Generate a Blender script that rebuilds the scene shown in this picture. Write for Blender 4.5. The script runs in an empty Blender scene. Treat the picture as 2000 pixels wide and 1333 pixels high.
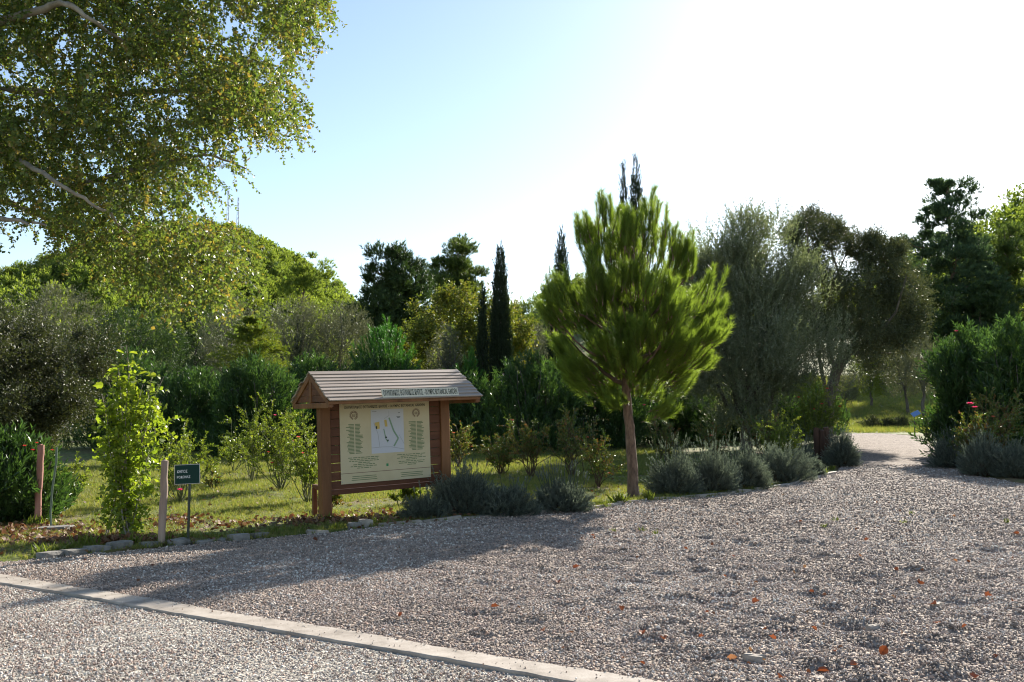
import bpy, math, random
import numpy as np
from mathutils import Vector, Matrix

rng = np.random.default_rng(11)
random.seed(11)
scene = bpy.context.scene
col = scene.collection
R = math.radians

# ------------------------------------------------------------------ camera, sky, sun, exposure
FPX, CAMZ, PITCH = 1800.0, 1.6, math.atan(153.5 / 1800.0)
cd = bpy.data.cameras.new('camera')
cam = bpy.data.objects.new('camera', cd); col.objects.link(cam)
cd.sensor_width = 36.0; cd.lens = 36.0 * FPX / 2000.0
cd.clip_start = 0.1; cd.clip_end = 3000
cam.location = (0, 0, CAMZ); cam.rotation_euler = (math.pi / 2 + PITCH, 0, 0)
scene.camera = cam

SUN_AZ, SUN_EL = R(31), R(27.5)
world = bpy.data.worlds.new('World'); scene.world = world; world.use_nodes = True
wn = world.node_tree
sky = wn.nodes.new('ShaderNodeTexSky'); sky.sky_type = 'NISHITA'; sky.sun_disc = False
sky.sun_elevation = SUN_EL; sky.sun_rotation = SUN_AZ
sky.air_density = 1.0; sky.dust_density = 0.35; sky.ozone_density = 0.4
wn.links.new(sky.outputs[0], wn.nodes['Background'].inputs[0])
wn.nodes['Background'].inputs[1].default_value = 0.08
sd = bpy.data.lights.new('sun', 'SUN'); sd.energy = 5.0; sd.angle = R(0.5); sd.color = (1.0, 0.93, 0.82)
sun = bpy.data.objects.new('sun', sd); col.objects.link(sun)
SUNDIR = Vector((math.cos(SUN_EL) * math.sin(SUN_AZ), math.cos(SUN_EL) * math.cos(SUN_AZ), math.sin(SUN_EL)))
sun.rotation_euler = SUNDIR.to_track_quat('Z', 'Y').to_euler()
vs = scene.view_settings
vs.view_transform = 'Standard'; vs.look = 'None'; vs.gamma = 1.0; vs.use_curve_mapping = False
vs.exposure = 1.38
scene.cycles.filter_width = 1.1; scene.cycles.max_bounces = 8; scene.cycles.diffuse_bounces = 3; scene.cycles.glossy_bounces = 2
scene.cycles.transmission_bounces = 4; scene.cycles.transparent_max_bounces = 4

# ------------------------------------------------------------------ terrain height and pixel helpers
def sstep(a, b, x):
    t = np.clip((x - a) / (b - a), 0, 1); return t * t * (3 - 2 * t)
def H(x, y):
    x = np.asarray(x, float); y = np.asarray(y, float)
    s = np.clip(y - 16, 0, 120); z = 0.03 * s * s / (s + 6)
    t = np.clip(y - 56, 0, 70); z = z + sstep(6, 20, x) * 0.10 * t * t / (t + 8)
    far = sstep(80, 150, y)
    z = z + far * (43 * np.exp(-((x + 80) / 35) ** 2 / 2 - ((y - 255) / 62) ** 2 / 2)
                   + 9 * np.exp(-((x + 150) / 55) ** 2 / 2 - ((y - 220) / 60) ** 2 / 2)
                   + 54 * np.exp(-((x - 60) / 95) ** 2 / 2 - ((y - 430) / 70) ** 2 / 2)
                   + 62 * np.exp(-((x - 190) / 70) ** 2 / 2 - ((y - 220) / 65) ** 2 / 2))
    return z
def Hf(x, y): return float(H(x, y))
def ray(px, py):
    cx, cy = (px - 1000.0) / FPX, (666.5 - py) / FPX
    c, s = math.cos(PITCH), math.sin(PITCH)
    return np.array([cx, c - cy * s, s + cy * c])
def at(px, py, Y):
    d = ray(px, py); k = Y / d[1]
    return np.array([d[0] * k, Y, CAMZ + d[2] * k])
def gp(px, py):
    d = ray(px, py); lo = 2.0
    Y = lo
    while Y < 300:
        p = at(px, py, Y)
        if p[2] < Hf(p[0], p[1]): break
        Y += 0.1
    a, b = Y - 0.1, Y
    for _ in range(12):
        m = (a + b) / 2; p = at(px, py, m)
        if p[2] < Hf(p[0], p[1]): b = m
        else: a = m
    p = at(px, py, b); p[2] = Hf(p[0], p[1]); return p
def col_at(px, Y):
    """ground point in the pixel column px at depth Y"""
    x = (px - 1000.0) / FPX * Y * (math.cos(PITCH)); return np.array([x, Y, Hf(x, Y)])

# ------------------------------------------------------------------ materials
MATS = {}
def newmat(name):
    m = bpy.data.materials.new(name); m.use_nodes = True; MATS[name] = m
    return m, m.node_tree, m.node_tree.nodes['Principled BSDF']
def setin(b, **k):
    for n, v in k.items():
        b.inputs[n.replace('_', ' ')].default_value = v
def ramp(nt, cols, pos=None):
    r = nt.nodes.new('ShaderNodeValToRGB'); e = r.color_ramp.elements
    n = len(cols); pos = pos or [i / (n - 1) for i in range(n)]
    while len(e) < n: e.new(0.5)
    for i in range(n):
        e[i].position = pos[i]; e[i].color = (*cols[i], 1)
    return r
def leafmat(name, cols, trans=0.4, tcol=(1.5, 1.5, 0.7), rough=0.45, spec=0.4):
    m, nt, b = newmat(name)
    at_ = nt.nodes.new('ShaderNodeAttribute'); at_.attribute_name = 'tint'
    r = ramp(nt, cols); nt.links.new(at_.outputs['Fac'], r.inputs[0])
    nt.links.new(r.outputs[0], b.inputs['Base Color'])
    setin(b, Roughness=rough); b.inputs['Specular IOR Level'].default_value = spec
    mx = nt.nodes.new('ShaderNodeMix'); mx.data_type = 'RGBA'; mx.blend_type = 'MULTIPLY'
    mx.inputs['Factor'].default_value = 1.0; mx.clamp_result = False
    nt.links.new(r.outputs[0], mx.inputs['A']); mx.inputs['B'].default_value = (*tcol, 1)
    tr = nt.nodes.new('ShaderNodeBsdfTranslucent'); nt.links.new(mx.outputs['Result'], tr.inputs[0])
    ms = nt.nodes.new('ShaderNodeMixShader'); ms.inputs[0].default_value = trans
    nt.links.new(b.outputs[0], ms.inputs[1]); nt.links.new(tr.outputs[0], ms.inputs[2])
    nt.links.new(ms.outputs[0], nt.nodes['Material Output'].inputs[0])
    return m
def noisemat(name, cols, scale=8, detail=6, rough=0.8, bump=0.3, stretch=(1, 1, 1), bscale=None, pos=None, spec=0.3, bdist=0.02, per_object=False):
    m, nt, b = newmat(name)
    tc = nt.nodes.new('ShaderNodeTexCoord'); mp = nt.nodes.new('ShaderNodeMapping')
    mp.inputs['Scale'].default_value = stretch
    nt.links.new(tc.outputs['Object'], mp.inputs[0])
    n = nt.nodes.new('ShaderNodeTexNoise'); n.inputs['Scale'].default_value = scale; n.inputs['Detail'].default_value = detail
    n.inputs['Roughness'].default_value = 0.65
    if per_object:
        oi = nt.nodes.new('ShaderNodeObjectInfo'); ad = nt.nodes.new('ShaderNodeVectorMath'); ad.operation = 'MULTIPLY_ADD'
        ad.inputs[1].default_value = (1, 1, 1)
        cb = nt.nodes.new('ShaderNodeCombineXYZ'); ml = nt.nodes.new('ShaderNodeMath'); ml.operation = 'MULTIPLY'; ml.inputs[1].default_value = 37
        nt.links.new(oi.outputs['Random'], ml.inputs[0])
        for k in range(3): nt.links.new(ml.outputs[0], cb.inputs[k])
        nt.links.new(mp.outputs[0], ad.inputs[0]); nt.links.new(cb.outputs[0], ad.inputs[2])
        nt.links.new(ad.outputs[0], n.inputs['Vector'])
    else:
        nt.links.new(mp.outputs[0], n.inputs['Vector'])
    r = ramp(nt, cols, pos or [0.3 + 0.4 * i / (len(cols) - 1) for i in range(len(cols))])
    nt.links.new(n.outputs['Fac'], r.inputs[0]); nt.links.new(r.outputs[0], b.inputs['Base Color'])
    setin(b, Roughness=rough); b.inputs['Specular IOR Level'].default_value = spec
    n2 = nt.nodes.new('ShaderNodeTexNoise'); n2.inputs['Scale'].default_value = bscale or scale * 3; n2.inputs['Detail'].default_value = 6
    nt.links.new(mp.outputs[0], n2.inputs['Vector'])
    bp = nt.nodes.new('ShaderNodeBump'); bp.inputs['Strength'].default_value = bump; bp.inputs['Distance'].default_value = bdist
    nt.links.new(n2.outputs['Fac'], bp.inputs['Height']); nt.links.new(bp.outputs[0], b.inputs['Normal'])
    return m
def flat(name, c, rough=0.6, metal=0.0, spec=0.3):
    m, nt, b = newmat(name); setin(b, Base_Color=(*c, 1), Roughness=rough, Metallic=metal)
    b.inputs['Specular IOR Level'].default_value = spec; return m

M_BIRCH = leafmat('silver_leaf_foliage', [(.055, .095, .022), (.095, .138, .034), (.14, .175, .05), (.23, .17, .05)], .48, (1.5, 1.5, .6), .36, .5)
M_PINE = leafmat('stone_pine_needles', [(.10, .15, .035), (.15, .215, .045), (.20, .27, .065)], .58, (1.5, 1.5, .6), .4, .4)
M_DPINE = leafmat('dark_pine_needles', [(.022, .045, .018), (.04, .07, .022), (.06, .09, .03)], .28, (1.3, 1.4, .7), .5, .3)
M_RPINE = leafmat('blue_green_pine_needles', [(.04, .075, .04), (.065, .105, .055), (.095, .14, .07)], .35, (1.3, 1.4, .8), .55, .3)
M_LPINE = leafmat('aleppo_pine_needles', [(.05, .085, .025), (.08, .12, .03), (.115, .15, .04)], .38, (1.4, 1.4, .7), .5, .3)
M_HILL = leafmat('hill_pine_needles', [(.10, .145, .035), (.16, .21, .05), (.22, .27, .07)], .52, (1.5, 1.5, .6), .6, .2)
M_HILL2 = leafmat('hill_pine_needles_dark', [(.045, .075, .02), (.075, .115, .028), (.11, .15, .035)], .42, (1.4, 1.4, .6), .6, .2)
M_HILL3 = leafmat('hill_pine_needles_yellow', [(.11, .14, .026), (.17, .21, .035), (.23, .26, .05)], .5, (1.4, 1.4, .6), .6, .2)
M_CYP = leafmat('cypress_foliage', [(.012, .022, .010), (.02, .034, .014), (.03, .048, .018)], .15, (1.3, 1.4, .7), .6, .3)
M_OLIVE = leafmat('olive_foliage', [(.10, .12, .065), (.15, .17, .105), (.24, .25, .185)], .36, (1.2, 1.3, .7), .42, .4)
M_OLIVE2 = leafmat('far_olive_foliage', [(.075, .085, .055), (.11, .12, .075), (.15, .155, .105)], .3, (1.2, 1.2, .7), .5, .4)
M_SPARSE = leafmat('dusky_foliage', [(.04, .058, .026), (.07, .088, .04), (.105, .115, .055)], .22, (1.3, 1.2, .7), .42, .4)
M_OLEAN = leafmat('oleander_foliage', [(.025, .052, .018), (.045, .09, .028), (.09, .15, .045)], .36, (1.5, 1.6, .7), .33, .5)
M_OAK = leafmat('evergreen_oak_foliage', [(.035, .042, .02), (.055, .065, .03), (.09, .085, .045)], .25, (1.3, 1.4, .6), .48, .3)
M_YELLOW = leafmat('yellow_green_foliage', [(.075, .10, .02), (.115, .14, .028), (.19, .17, .035)], .42, (1.4, 1.4, .6), .5, .3)
M_FIR = leafmat('fir_foliage', [(.07, .11, .018), (.12, .155, .025), (.17, .19, .035)], .45, (1.4, 1.4, .6), .5, .3)
M_YPINE = leafmat('young_pine_needles', [(.03, .09, .02), (.05, .14, .03), (.09, .19, .04)], .4, (1.3, 1.5, .6), .45, .3)
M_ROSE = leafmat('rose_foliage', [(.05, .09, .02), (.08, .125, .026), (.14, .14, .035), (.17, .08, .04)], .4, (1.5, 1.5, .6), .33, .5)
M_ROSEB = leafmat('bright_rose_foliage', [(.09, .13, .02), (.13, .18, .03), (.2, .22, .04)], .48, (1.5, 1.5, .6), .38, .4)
M_SAPL = leafmat('sapling_leaf', [(.11, .16, .025), (.16, .22, .034), (.23, .27, .05)], .55, (1.6, 1.6, .5), .4, .4)
M_LAV = leafmat('lavender_foliage', [(.075, .09, .075), (.13, .15, .125), (.205, .23, .185)], .3, (1.1, 1.2, .9), .7, .2)
M_GRASS = leafmat('grass_blades', [(.10, .135, .04), (.15, .185, .052), (.21, .225, .08), (.28, .23, .12)], .45, (1.5, 1.5, .6), .55, .25)
M_WEED = leafmat('weed_blades', [(.10, .14, .03), (.14, .18, .04), (.19, .2, .06)], .5, (1.4, 1.4, .6), .5, .3)
M_LITTER = leafmat('dead_leaves', [(.10, .045, .026), (.16, .078, .04), (.27, .18, .105)], .18, (1.4, 1.0, .6), .6, .3)
M_FALLEN = leafmat('fallen_leaf_orange', [(.13, .05, .028), (.24, .085, .04), (.33, .19, .11)], .25, (1.4, 1.0, .6), .5, .3)
M_PETAL = leafmat('pink_petal', [(.55, .03, .12), (.65, .06, .2), (.7, .16, .28)], .35, (1.3, 1, 1), .5, .3)
M_PETALO = leafmat('coral_petal', [(.6, .1, .07), (.7, .18, .1), (.75, .3, .2)], .35, (1.3, 1, 1), .5, .3)
M_PETALR = leafmat('red_petal', [(.5, .03, .03), (.6, .06, .05), (.65, .12, .1)], .35, (1.3, 1, 1), .5, .3)

M_BARKP = noisemat('pine_bark', [(.05, .036, .028), (.14, .09, .065), (.24, .165, .12)], 14, 6, .9, .9, (1, 1, .35), 22)
M_BARKO = noisemat('olive_bark', [(.05, .042, .035), (.11, .095, .08), (.17, .15, .13)], 10, 6, .9, .8, (1, 1, .3))
M_BARKW = noisemat('pale_bark', [(.13, .11, .09), (.23, .2, .165), (.31, .28, .24)], 8, 6, .8, .4, (1, 1, .6))
M_TWIG = flat('twig_brown', (.09, .06, .035), .8)
M_TWIGG = flat('twig_green', (.12, .13, .05), .7)
M_WOOD = noisemat('red_stained_timber', [(.11, .046, .018), (.19, .082, .032), (.27, .125, .053)], 3.2, 8, .55, .25, (1, 1, .12), 20, per_object=True)
M_WOODH = noisemat('red_stained_plank', [(.075, .028, .013), (.12, .044, .02), (.165, .066, .03)], 3.2, 8, .6, .25, (.12, 1, 1), 20, per_object=True)
M_ROOF = noisemat('weathered_roof_plank', [(.2, .15, .115), (.33, .265, .215), (.46, .39, .33)], 3.0, 8, .55, .3, (.1, 1, 1), 18, spec=.5, per_object=True)
M_POST = noisemat('weathered_post', [(.16, .11, .085), (.30, .22, .175), (.4, .32, .26)], 6, 8, .85, .5, (1, 1, .12), 24)
M_DARKWOOD = noisemat('dark_brown_timber', [(.035, .018, .012), (.07, .036, .022), (.11, .06, .038)], 5, 8, .8, .6, (1, 1, .12), 24)
M_STONE = noisemat('grey_edging_stone', [(.10, .095, .085), (.19, .18, .165), (.27, .255, .235)], 6, 8, .85, .5, bscale=30, per_object=True)  # edging stones stand in shade; that shade is darkened into this grey
M_CONC = noisemat('pale_concrete', [(.2, .17, .14), (.33, .285, .24), (.42, .375, .325)], 4.5, 10, .85, .4, bscale=60, bdist=.006)
M_METALG = flat('green_painted_metal', (.015, .03, .022), .4, 0, .5)
M_SIGNG = flat('dark_green_sign_face', (.012, .04, .032), .75, 0, .15)
M_RIM = flat('sign_rim_grey', (.35, .36, .36), .4, .6)
M_WHITE = flat('white_print', (.62, .66, .66), .5)
M_PAPER = noisemat('poster_cream', [(.47, .395, .24), (.54, .46, .29), (.57, .5, .34)], 1.2, 4, .35, .02, spec=.5)
M_MAP = flat('map_paper', (.52, .53, .58), .35, 0, .5)
M_INKG = flat('green_ink', (.15, .2, .09), .5)
M_INKD = flat('dark_ink', (.025, .035, .025), .5)
M_INKB = flat('brown_ink', (.16, .09, .06), .5)
M_INKLG = flat('map_green_ink', (.22, .33, .22), .5)
M_INKBG = flat('bright_green_ink', (.04, .26, .1), .5)
M_INKY = flat('map_yellow_ink', (.58, .42, .12), .5)
M_INKGR = flat('map_grey_ink', (.34, .34, .36), .5)
M_PLATE = flat('name_board_beige', (.6, .57, .46), .5)
M_BLUE = flat('blue_sign_panel', (.16, .28, .55), .25, 0, .5)
M_STEEL = flat('mast_steel', (.35, .33, .36), .5, .5)

# ground materials
def groundmat(name, cols, s1, s2, bump, bdist, patch=None):
    m, nt, b = newmat(name)
    tc = nt.nodes.new('ShaderNodeTexCoord')
    v = nt.nodes.new('ShaderNodeTexVoronoi'); v.inputs['Scale'].default_value = s1
    n = nt.nodes.new('ShaderNodeTexNoise'); n.inputs['Scale'].default_value = s2; n.inputs['Detail'].default_value = 9; n.inputs['Roughness'].default_value = .7
    for q in (v, n): nt.links.new(tc.outputs['Object'], q.inputs['Vector'])
    wn_ = nt.nodes.new('ShaderNodeSeparateColor'); nt.links.new(v.outputs['Color'], wn_.inputs[0])
    mix = nt.nodes.new('ShaderNodeMix'); mix.inputs['Factor'].default_value = .5
    nt.links.new(wn_.outputs[0], mix.inputs['A']); nt.links.new(n.outputs['Fac'], mix.inputs['B'])
    r = ramp(nt, cols, [.2 + .6 * i / (len(cols) - 1) for i in range(len(cols))]); nt.links.new(mix.outputs['Result'], r.inputs[0])
    out = r.outputs[0]
    if patch:
        n3 = nt.nodes.new('ShaderNodeTexNoise'); n3.inputs['Scale'].default_value = patch[1]; n3.inputs['Detail'].default_value = 7
        nt.links.new(tc.outputs['Object'], n3.inputs['Vector'])
        rr = ramp(nt, [(0, 0, 0), (1, 1, 1)], [patch[2], patch[3]]); nt.links.new(n3.outputs['Fac'], rr.inputs[0])
        mc = nt.nodes.new('ShaderNodeMix'); mc.data_type = 'RGBA'
        nt.links.new(rr.outputs[0], mc.inputs['Factor']); nt.links.new(out, mc.inputs['A']); mc.inputs['B'].default_value = (*patch[0], 1)
        out = mc.outputs['Result']
    nt.links.new(out, b.inputs['Base Color']); setin(b, Roughness=.9); b.inputs['Specular IOR Level'].default_value = .2
    bp = nt.nodes.new('ShaderNodeBump'); bp.inputs['Strength'].default_value = bump; bp.inputs['Distance'].default_value = bdist
    ad = nt.nodes.new('ShaderNodeMath'); ad.operation = 'SUBTRACT'
    nt.links.new(n.outputs['Fac'], ad.inputs[0]); nt.links.new(v.outputs['Distance'], ad.inputs[1])
    nt.links.new(ad.outputs[0], bp.inputs['Height']); nt.links.new(bp.outputs[0], b.inputs['Normal'])
    return m
PEB = [(.10, .074, .057), (.20, .155, .125), (.30, .243, .2), (.43, .365, .31)]  # bed darker than the loose pebbles: their self-shadow is put into its colour
M_GRAVEL = groundmat('gravel_bed', PEB, 34, 5, 1.0, .03)
M_ROAD = groundmat('chipping_surface', [(.11, .10, .085), (.24, .22, .19), (.36, .33, .28), (.5, .46, .4)], 42, 6, 1.0, .015)
M_LAWN = groundmat('lawn_soil', [(.05, .06, .018), (.09, .11, .024), (.13, .15, .035), (.17, .17, .06)], 12, 2.5, .6, .03, ((.15, .10, .055), .55, .5, .68))
M_TERR = groundmat('hill_ground', [(.06, .07, .025), (.09, .11, .03), (.12, .13, .045), (.16, .15, .07)], 1.5, .4, .5, .1)
m, nt, b = newmat('pebble_stone')
ob = nt.nodes.new('ShaderNodeAttribute'); ob.attribute_name = 'shade'; ob.attribute_type = 'INSTANCER'
r_ = ramp(nt, [(.13, .098, .077), (.26, .203, .165), (.35, .29, .245), (.40, .26, .19), (.5, .435, .38), (.69, .64, .57)], [0, .3, .55, .72, .85, 1])
nt.links.new(ob.outputs['Fac'], r_.inputs[0]); nt.links.new(r_.outputs[0], b.inputs['Base Color']); setin(b, Roughness=.75)
M_PEB = m

# ------------------------------------------------------------------ mesh helpers
def mk_mesh(name, V, F, tint=None, mats=(), smooth=False):
    V = np.asarray(V, np.float32); F = np.asarray(F, np.int32)
    me = bpy.data.meshes.new(name); k = F.shape[1]
    me.vertices.add(len(V)); me.vertices.foreach_set('co', V.ravel())
    me.loops.add(F.size); me.loops.foreach_set('vertex_index', F.ravel())
    me.polygons.add(len(F)); me.polygons.foreach_set('loop_start', np.arange(0, F.size, k, dtype=np.int32))
    me.update(calc_edges=True)
    if tint is not None:
        a = me.attributes.new('tint', 'FLOAT', 'FACE'); a.data.foreach_set('value', np.asarray(tint, np.float32))
    for m_ in mats: me.materials.append(m_)
    me.polygons.foreach_set('use_smooth', np.full(len(F), bool(smooth)))
    return me
def link(name, me, parent=None, loc=None):
    o = bpy.data.objects.new(name, me); col.objects.link(o)
    if parent is not None: o.parent = parent
    if loc is not None: o.location = loc
    return o
def tag(o, label=None, cat=None, group=None, kind=None):
    if label: o['label'] = label
    if cat: o['category'] = cat
    if group: o['group'] = group
    if kind: o['kind'] = kind
    return o
def thing(name, label, cat, loc, group=None, rz=0):
    o = bpy.data.objects.new(name, None); col.objects.link(o); o.empty_display_size = .1
    o.location = loc; o.rotation_euler = (0, 0, rz)
    return tag(o, label, cat, group)

class MB:
    def __init__(s): s.v = []; s.f = []
    def box(s, lo, hi, M=None):
        n = len(s.v); (a, b_, c), (d, e, f) = lo, hi
        P = [(a, b_, c), (d, b_, c), (d, e, c), (a, e, c), (a, b_, f), (d, b_, f), (d, e, f), (a, e, f)]
        if M is not None: P = [tuple(M @ Vector(p)) for p in P]
        s.v += P
        s.f += [tuple(n + i for i in q) for q in ((0, 3, 2, 1), (4, 5, 6, 7), (0, 1, 5, 4), (1, 2, 6, 5), (2, 3, 7, 6), (3, 0, 4, 7))]
        return s
    def poly(s, pts, th):
        """prism: pts in order (3D), thickness vector th"""
        n = len(s.v); k = len(pts); th = Vector(th)
        s.v += [tuple(p) for p in pts] + [tuple(Vector(p) + th) for p in pts]
        s.f += [tuple(range(n + k - 1, n - 1, -1)), tuple(range(n + k, n + 2 * k))]
        for i in range(k):
            j = (i + 1) % k; s.f.append((n + i, n + j, n + k + j, n + k + i))
        return s
    def build(s, name, mat, parent=None, bev=0.0):
        me = bpy.data.meshes.new(name); me.from_pydata(s.v, [], s.f)
        if bev:
            import bmesh
            bm = bmesh.new(); bm.from_mesh(me)
            bmesh.ops.bevel(bm, geom=bm.edges[:], offset=bev, segments=1, affect='EDGES', clamp_overlap=True)
            bm.to_mesh(me); bm.free()
        me.materials.append(mat); me.update()
        return link(name, me, parent)

def tube(P, Rr, sides=7):
    P = np.asarray(P, float); Rr = np.asarray(Rr, float); k = len(P)
    T = np.gradient(P, axis=0); T /= np.linalg.norm(T, axis=1)[:, None] + 1e-9
    ref = np.array([1, 0, 0.]) if abs(T[0][0]) < .8 else np.array([0, 1, 0.])
    A = np.cross(T, ref); A /= np.linalg.norm(A, axis=1)[:, None] + 1e-9
    B = np.cross(T, A)
    an = np.arange(sides) / sides * 2 * np.pi
    V = P[:, None] + Rr[:, None, None] * (np.cos(an)[None, :, None] * A[:, None] + np.sin(an)[None, :, None] * B[:, None])
    V = V.reshape(-1, 3); i = np.arange(k - 1)[:, None] * sides; j = np.arange(sides)[None]; jn = (j + 1) % sides
    F = np.stack([i + j, i + jn, i + sides + jn, i + sides + j], -1).reshape(-1, 4)
    return V, F
def tubes_mesh(name, lst, mat, sides=7):
    Vs, Fs, n = [], [], 0
    for P, r in lst:
        v, f = tube(P, r, sides); Vs.append(v); Fs.append(f + n); n += len(v)
    return mk_mesh(name, np.concatenate(Vs), np.concatenate(Fs), None, [mat], True)
def wob(p0, p1, k, amp, sag=0.0):
    p0 = np.asarray(p0, float); p1 = np.asarray(p1, float); t = np.linspace(0, 1, k)[:, None]
    P = p0 + (p1 - p0) * t; L = np.linalg.norm(p1 - p0)
    w = rng.normal(0, amp * L, (k, 3)); w[0] = 0; w[-1] *= .3
    P = P + w; P[:, 2:] += sag * L * 4 * t * (1 - t)
    return P
def nrm(a): return a / (np.linalg.norm(a, axis=-1, keepdims=True) + 1e-9)

def twigs(S, D, Ln, rad, droop=0.0, segs=2):
    """three sided twigs, vectorised: returns V, F(quads)"""
    N = len(S); t = np.linspace(0, 1, segs + 1)
    C = S[:, None] + D[:, None] * (Ln[:, None] * t)[..., None]
    C[..., 2] -= droop * Ln[:, None] * t ** 2
    ref = np.where(np.abs(D[:, :1]) < .7, np.array([[1., 0, 0]]), np.array([[0, 1., 0]]))
    A = nrm(np.cross(D, ref)); B = np.cross(D, A)
    an = np.arange(3) / 3 * 2 * np.pi
    rr = rad * (1 - .75 * t)
    V = C[:, :, None] + rr[None, :, None, None] * (np.cos(an)[None, None, :, None] * A[:, None, None] + np.sin(an)[None, None, :, None] * B[:, None, None])
    V = V.reshape(-1, 3); base = (np.arange(N) * 3 * (segs + 1))[:, None, None]
    i = (np.arange(segs) * 3)[None, :, None]; j = np.arange(3)[None, None]; jn = (j + 1) % 3
    F = np.stack([base + i + j, base + i + jn, base + i + 3 + jn, base + i + 3 + j], -1).reshape(-1, 4)
    return V, F

def strand_leaves(S, D, Ln, M, L, W, ang, droop=0.0, up=0.0, jit=.3, tn=(.35, .3), t0=0.0, fold=.12, rollnoise=.6, hang=False):
    N = len(S); Ln = np.broadcast_to(np.asarray(Ln, float), (N,))
    t = t0 + (1 - t0) * (np.arange(M)[None] + rng.random((N, M))) / M
    P = S[:, None] + D[:, None] * (Ln[:, None] * t)[..., None]
    P[..., 2] -= droop * Ln[:, None] * t ** 2
    T = np.repeat(D[:, None], M, 1).copy(); T[..., 2] -= 2 * droop * t; T = nrm(T)
    ref = np.where(np.abs(T[..., :1]) < .7, np.array([1., 0, 0]), np.array([0, 1., 0]))
    A = nrm(np.cross(T, ref)); B = np.cross(T, A)
    ph = np.arange(M)[None] * 2.4 + rng.random((N, 1)) * 6.28 + rng.normal(0, .4, (N, M))
    rad = np.cos(ph)[..., None] * A + np.sin(ph)[..., None] * B
    an = ang + rng.normal(0, .18, (N, M))
    d = T * np.cos(an)[..., None] + rad * np.sin(an)[..., None]
    d[..., 2] += up; d = nrm(d)
    nn = nrm(T - d * (d * T).sum(-1, keepdims=True) + rng.normal(0, rollnoise, (N, M, 3)))
    nn = nrm(nn - d * (d * nn).sum(-1, keepdims=True))
    tint = np.clip(.5 + rng.normal(0, tn[0], (N, 1)) * .6 + rng.normal(0, tn[1], (N, M)) * .6, 0, 1)
    ll = L * (1 + rng.uniform(-jit, jit, (N, M))); ww = W * (1 + rng.uniform(-jit, jit, (N, M)))
    return dict(P=P.reshape(-1, 3), d=d.reshape(-1, 3), n=nn.reshape(-1, 3), L=ll.ravel(), W=ww.ravel(), t=tint.ravel())
def cat_leaves(*ls): return {k: np.concatenate([l[k] for l in ls]) for k in ls[0]}
def sub_leaves(l, mask): return {k: v[mask] for k, v in l.items()}
def leaf_mesh(name, lv, mat, needle=False, origin=(0, 0, 0), fold=.12, mid=.45):
    P = lv['P'] - np.asarray(origin); d = lv['d']; n = lv['n']; L = lv['L'][:, None]; W = lv['W'][:, None]
    s = np.cross(d, n); N = len(P); i = np.arange(N)
    if needle:
        V = np.stack([P - s * W / 2, P + s * W / 2, P + d * L], 1).reshape(-1, 3)
        F = np.arange(3 * N).reshape(-1, 3); tint = lv['t']
    else:
        m_ = P + d * L * mid + n * L * fold
        V = np.stack([P, m_ + s * W / 2, P + d * L, m_ - s * W / 2], 1).reshape(-1, 3)
        F = np.stack([np.stack([4 * i, 4 * i + 1, 4 * i + 2], -1), np.stack([4 * i, 4 * i + 2, 4 * i + 3], -1)], 1).reshape(-1, 3)
        tint = np.repeat(lv['t'], 2)
    return mk_mesh(name, V, F, tint, [mat])
def rand_dirs(n):
    return nrm(rng.normal(0, 1, (n, 3)))

def env_points(n, base, prof, power=.4, lump=.22, seed=0, ax=(1., 1.)):
    """points in a crown of uneven outline: prof = [(height, radius)...]"""
    r2 = np.random.default_rng(seed + 100)
    zs = np.array([p[0] for p in prof]); rs = np.array([p[1] for p in prof])
    zz = np.linspace(zs[0], zs[-1], 400); rr = np.interp(zz, zs, rs); w = rr ** 1.6 + 1e-3; cdf = np.cumsum(w) / w.sum()
    z = np.interp(rng.random(n), cdf, zz); a = rng.random(n) * 2 * np.pi
    lm = np.ones(n)
    span = zs[-1] - zs[0]
    for k in range(9):
        m_ = r2.integers(1, 6); q = r2.uniform(2, 12) / span; ph = r2.uniform(0, 6.28)
        lm += lump / 2.2 * np.sin(m_ * a + q * z + ph)
    r = np.interp(z, zs, rs) * lm * rng.random(n) ** power
    out = np.stack([np.cos(a) * ax[0], np.sin(a) * ax[1], np.zeros(n)], 1)
    P = np.asarray(base) + out * r[:, None]; P[:, 2] += z
    return P, out, r / (np.interp(z, zs, rs) + 1e-6), (z - zs[0]) / span

def limbs_to(base_pts, targets, r0, r1, k=6, amp=.03, sag=.0):
    out = []
    for b0, t in zip(base_pts, targets):
        out.append((wob(b0, t, k, amp, sag), np.linspace(r0, r1, k)))
    return out

# ------------------------------------------------------------------ ground
def pip(x, y, poly):
    inside = np.zeros(np.shape(x), bool); n = len(poly); j = n - 1
    for i in range(n):
        xi, yi = poly[i][0], poly[i][1]; xj, yj = poly[j][0], poly[j][1]
        c = ((yi > y) != (yj > y)) & (x < (xj - xi) * (y - yi) / (yj - yi + 1e-12) + xi); inside ^= c; j = i
    return inside
EDGE_L = [(-330, 1130), (-120, 1112), (75, 1095), (250, 1078), (400, 1063), (560, 1050), (700, 1036), (900, 1016), (1050, 1006), (1150, 997),
          (1260, 980), (1400, 970), (1540, 950), (1630, 925), (1655, 905), (1655, 885), (1660, 868), (1655, 858)]
EDGE_R = [(1650, 849), (1690, 847), (1790, 850), (1815, 868), (1850, 895), (1905, 930), (1990, 945), (2150, 958), (2500, 990)]
gl = [gp(*p) for p in EDGE_L] + [gp(*p) for p in EDGE_R]
GRAV = [(p[0], p[1]) for p in gl] + [(9.5, 2.0), (-9.5, 2.0), (-9.5, 9.0)]
kA, kB = gp(0, 1124), gp(1200, 1322)             # far edge of the concrete strip
kdir = nrm((kB - kA)[:2]); knor = np.array([kdir[1], -kdir[0]])
if knor[1] > 0: knor = -knor
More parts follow.
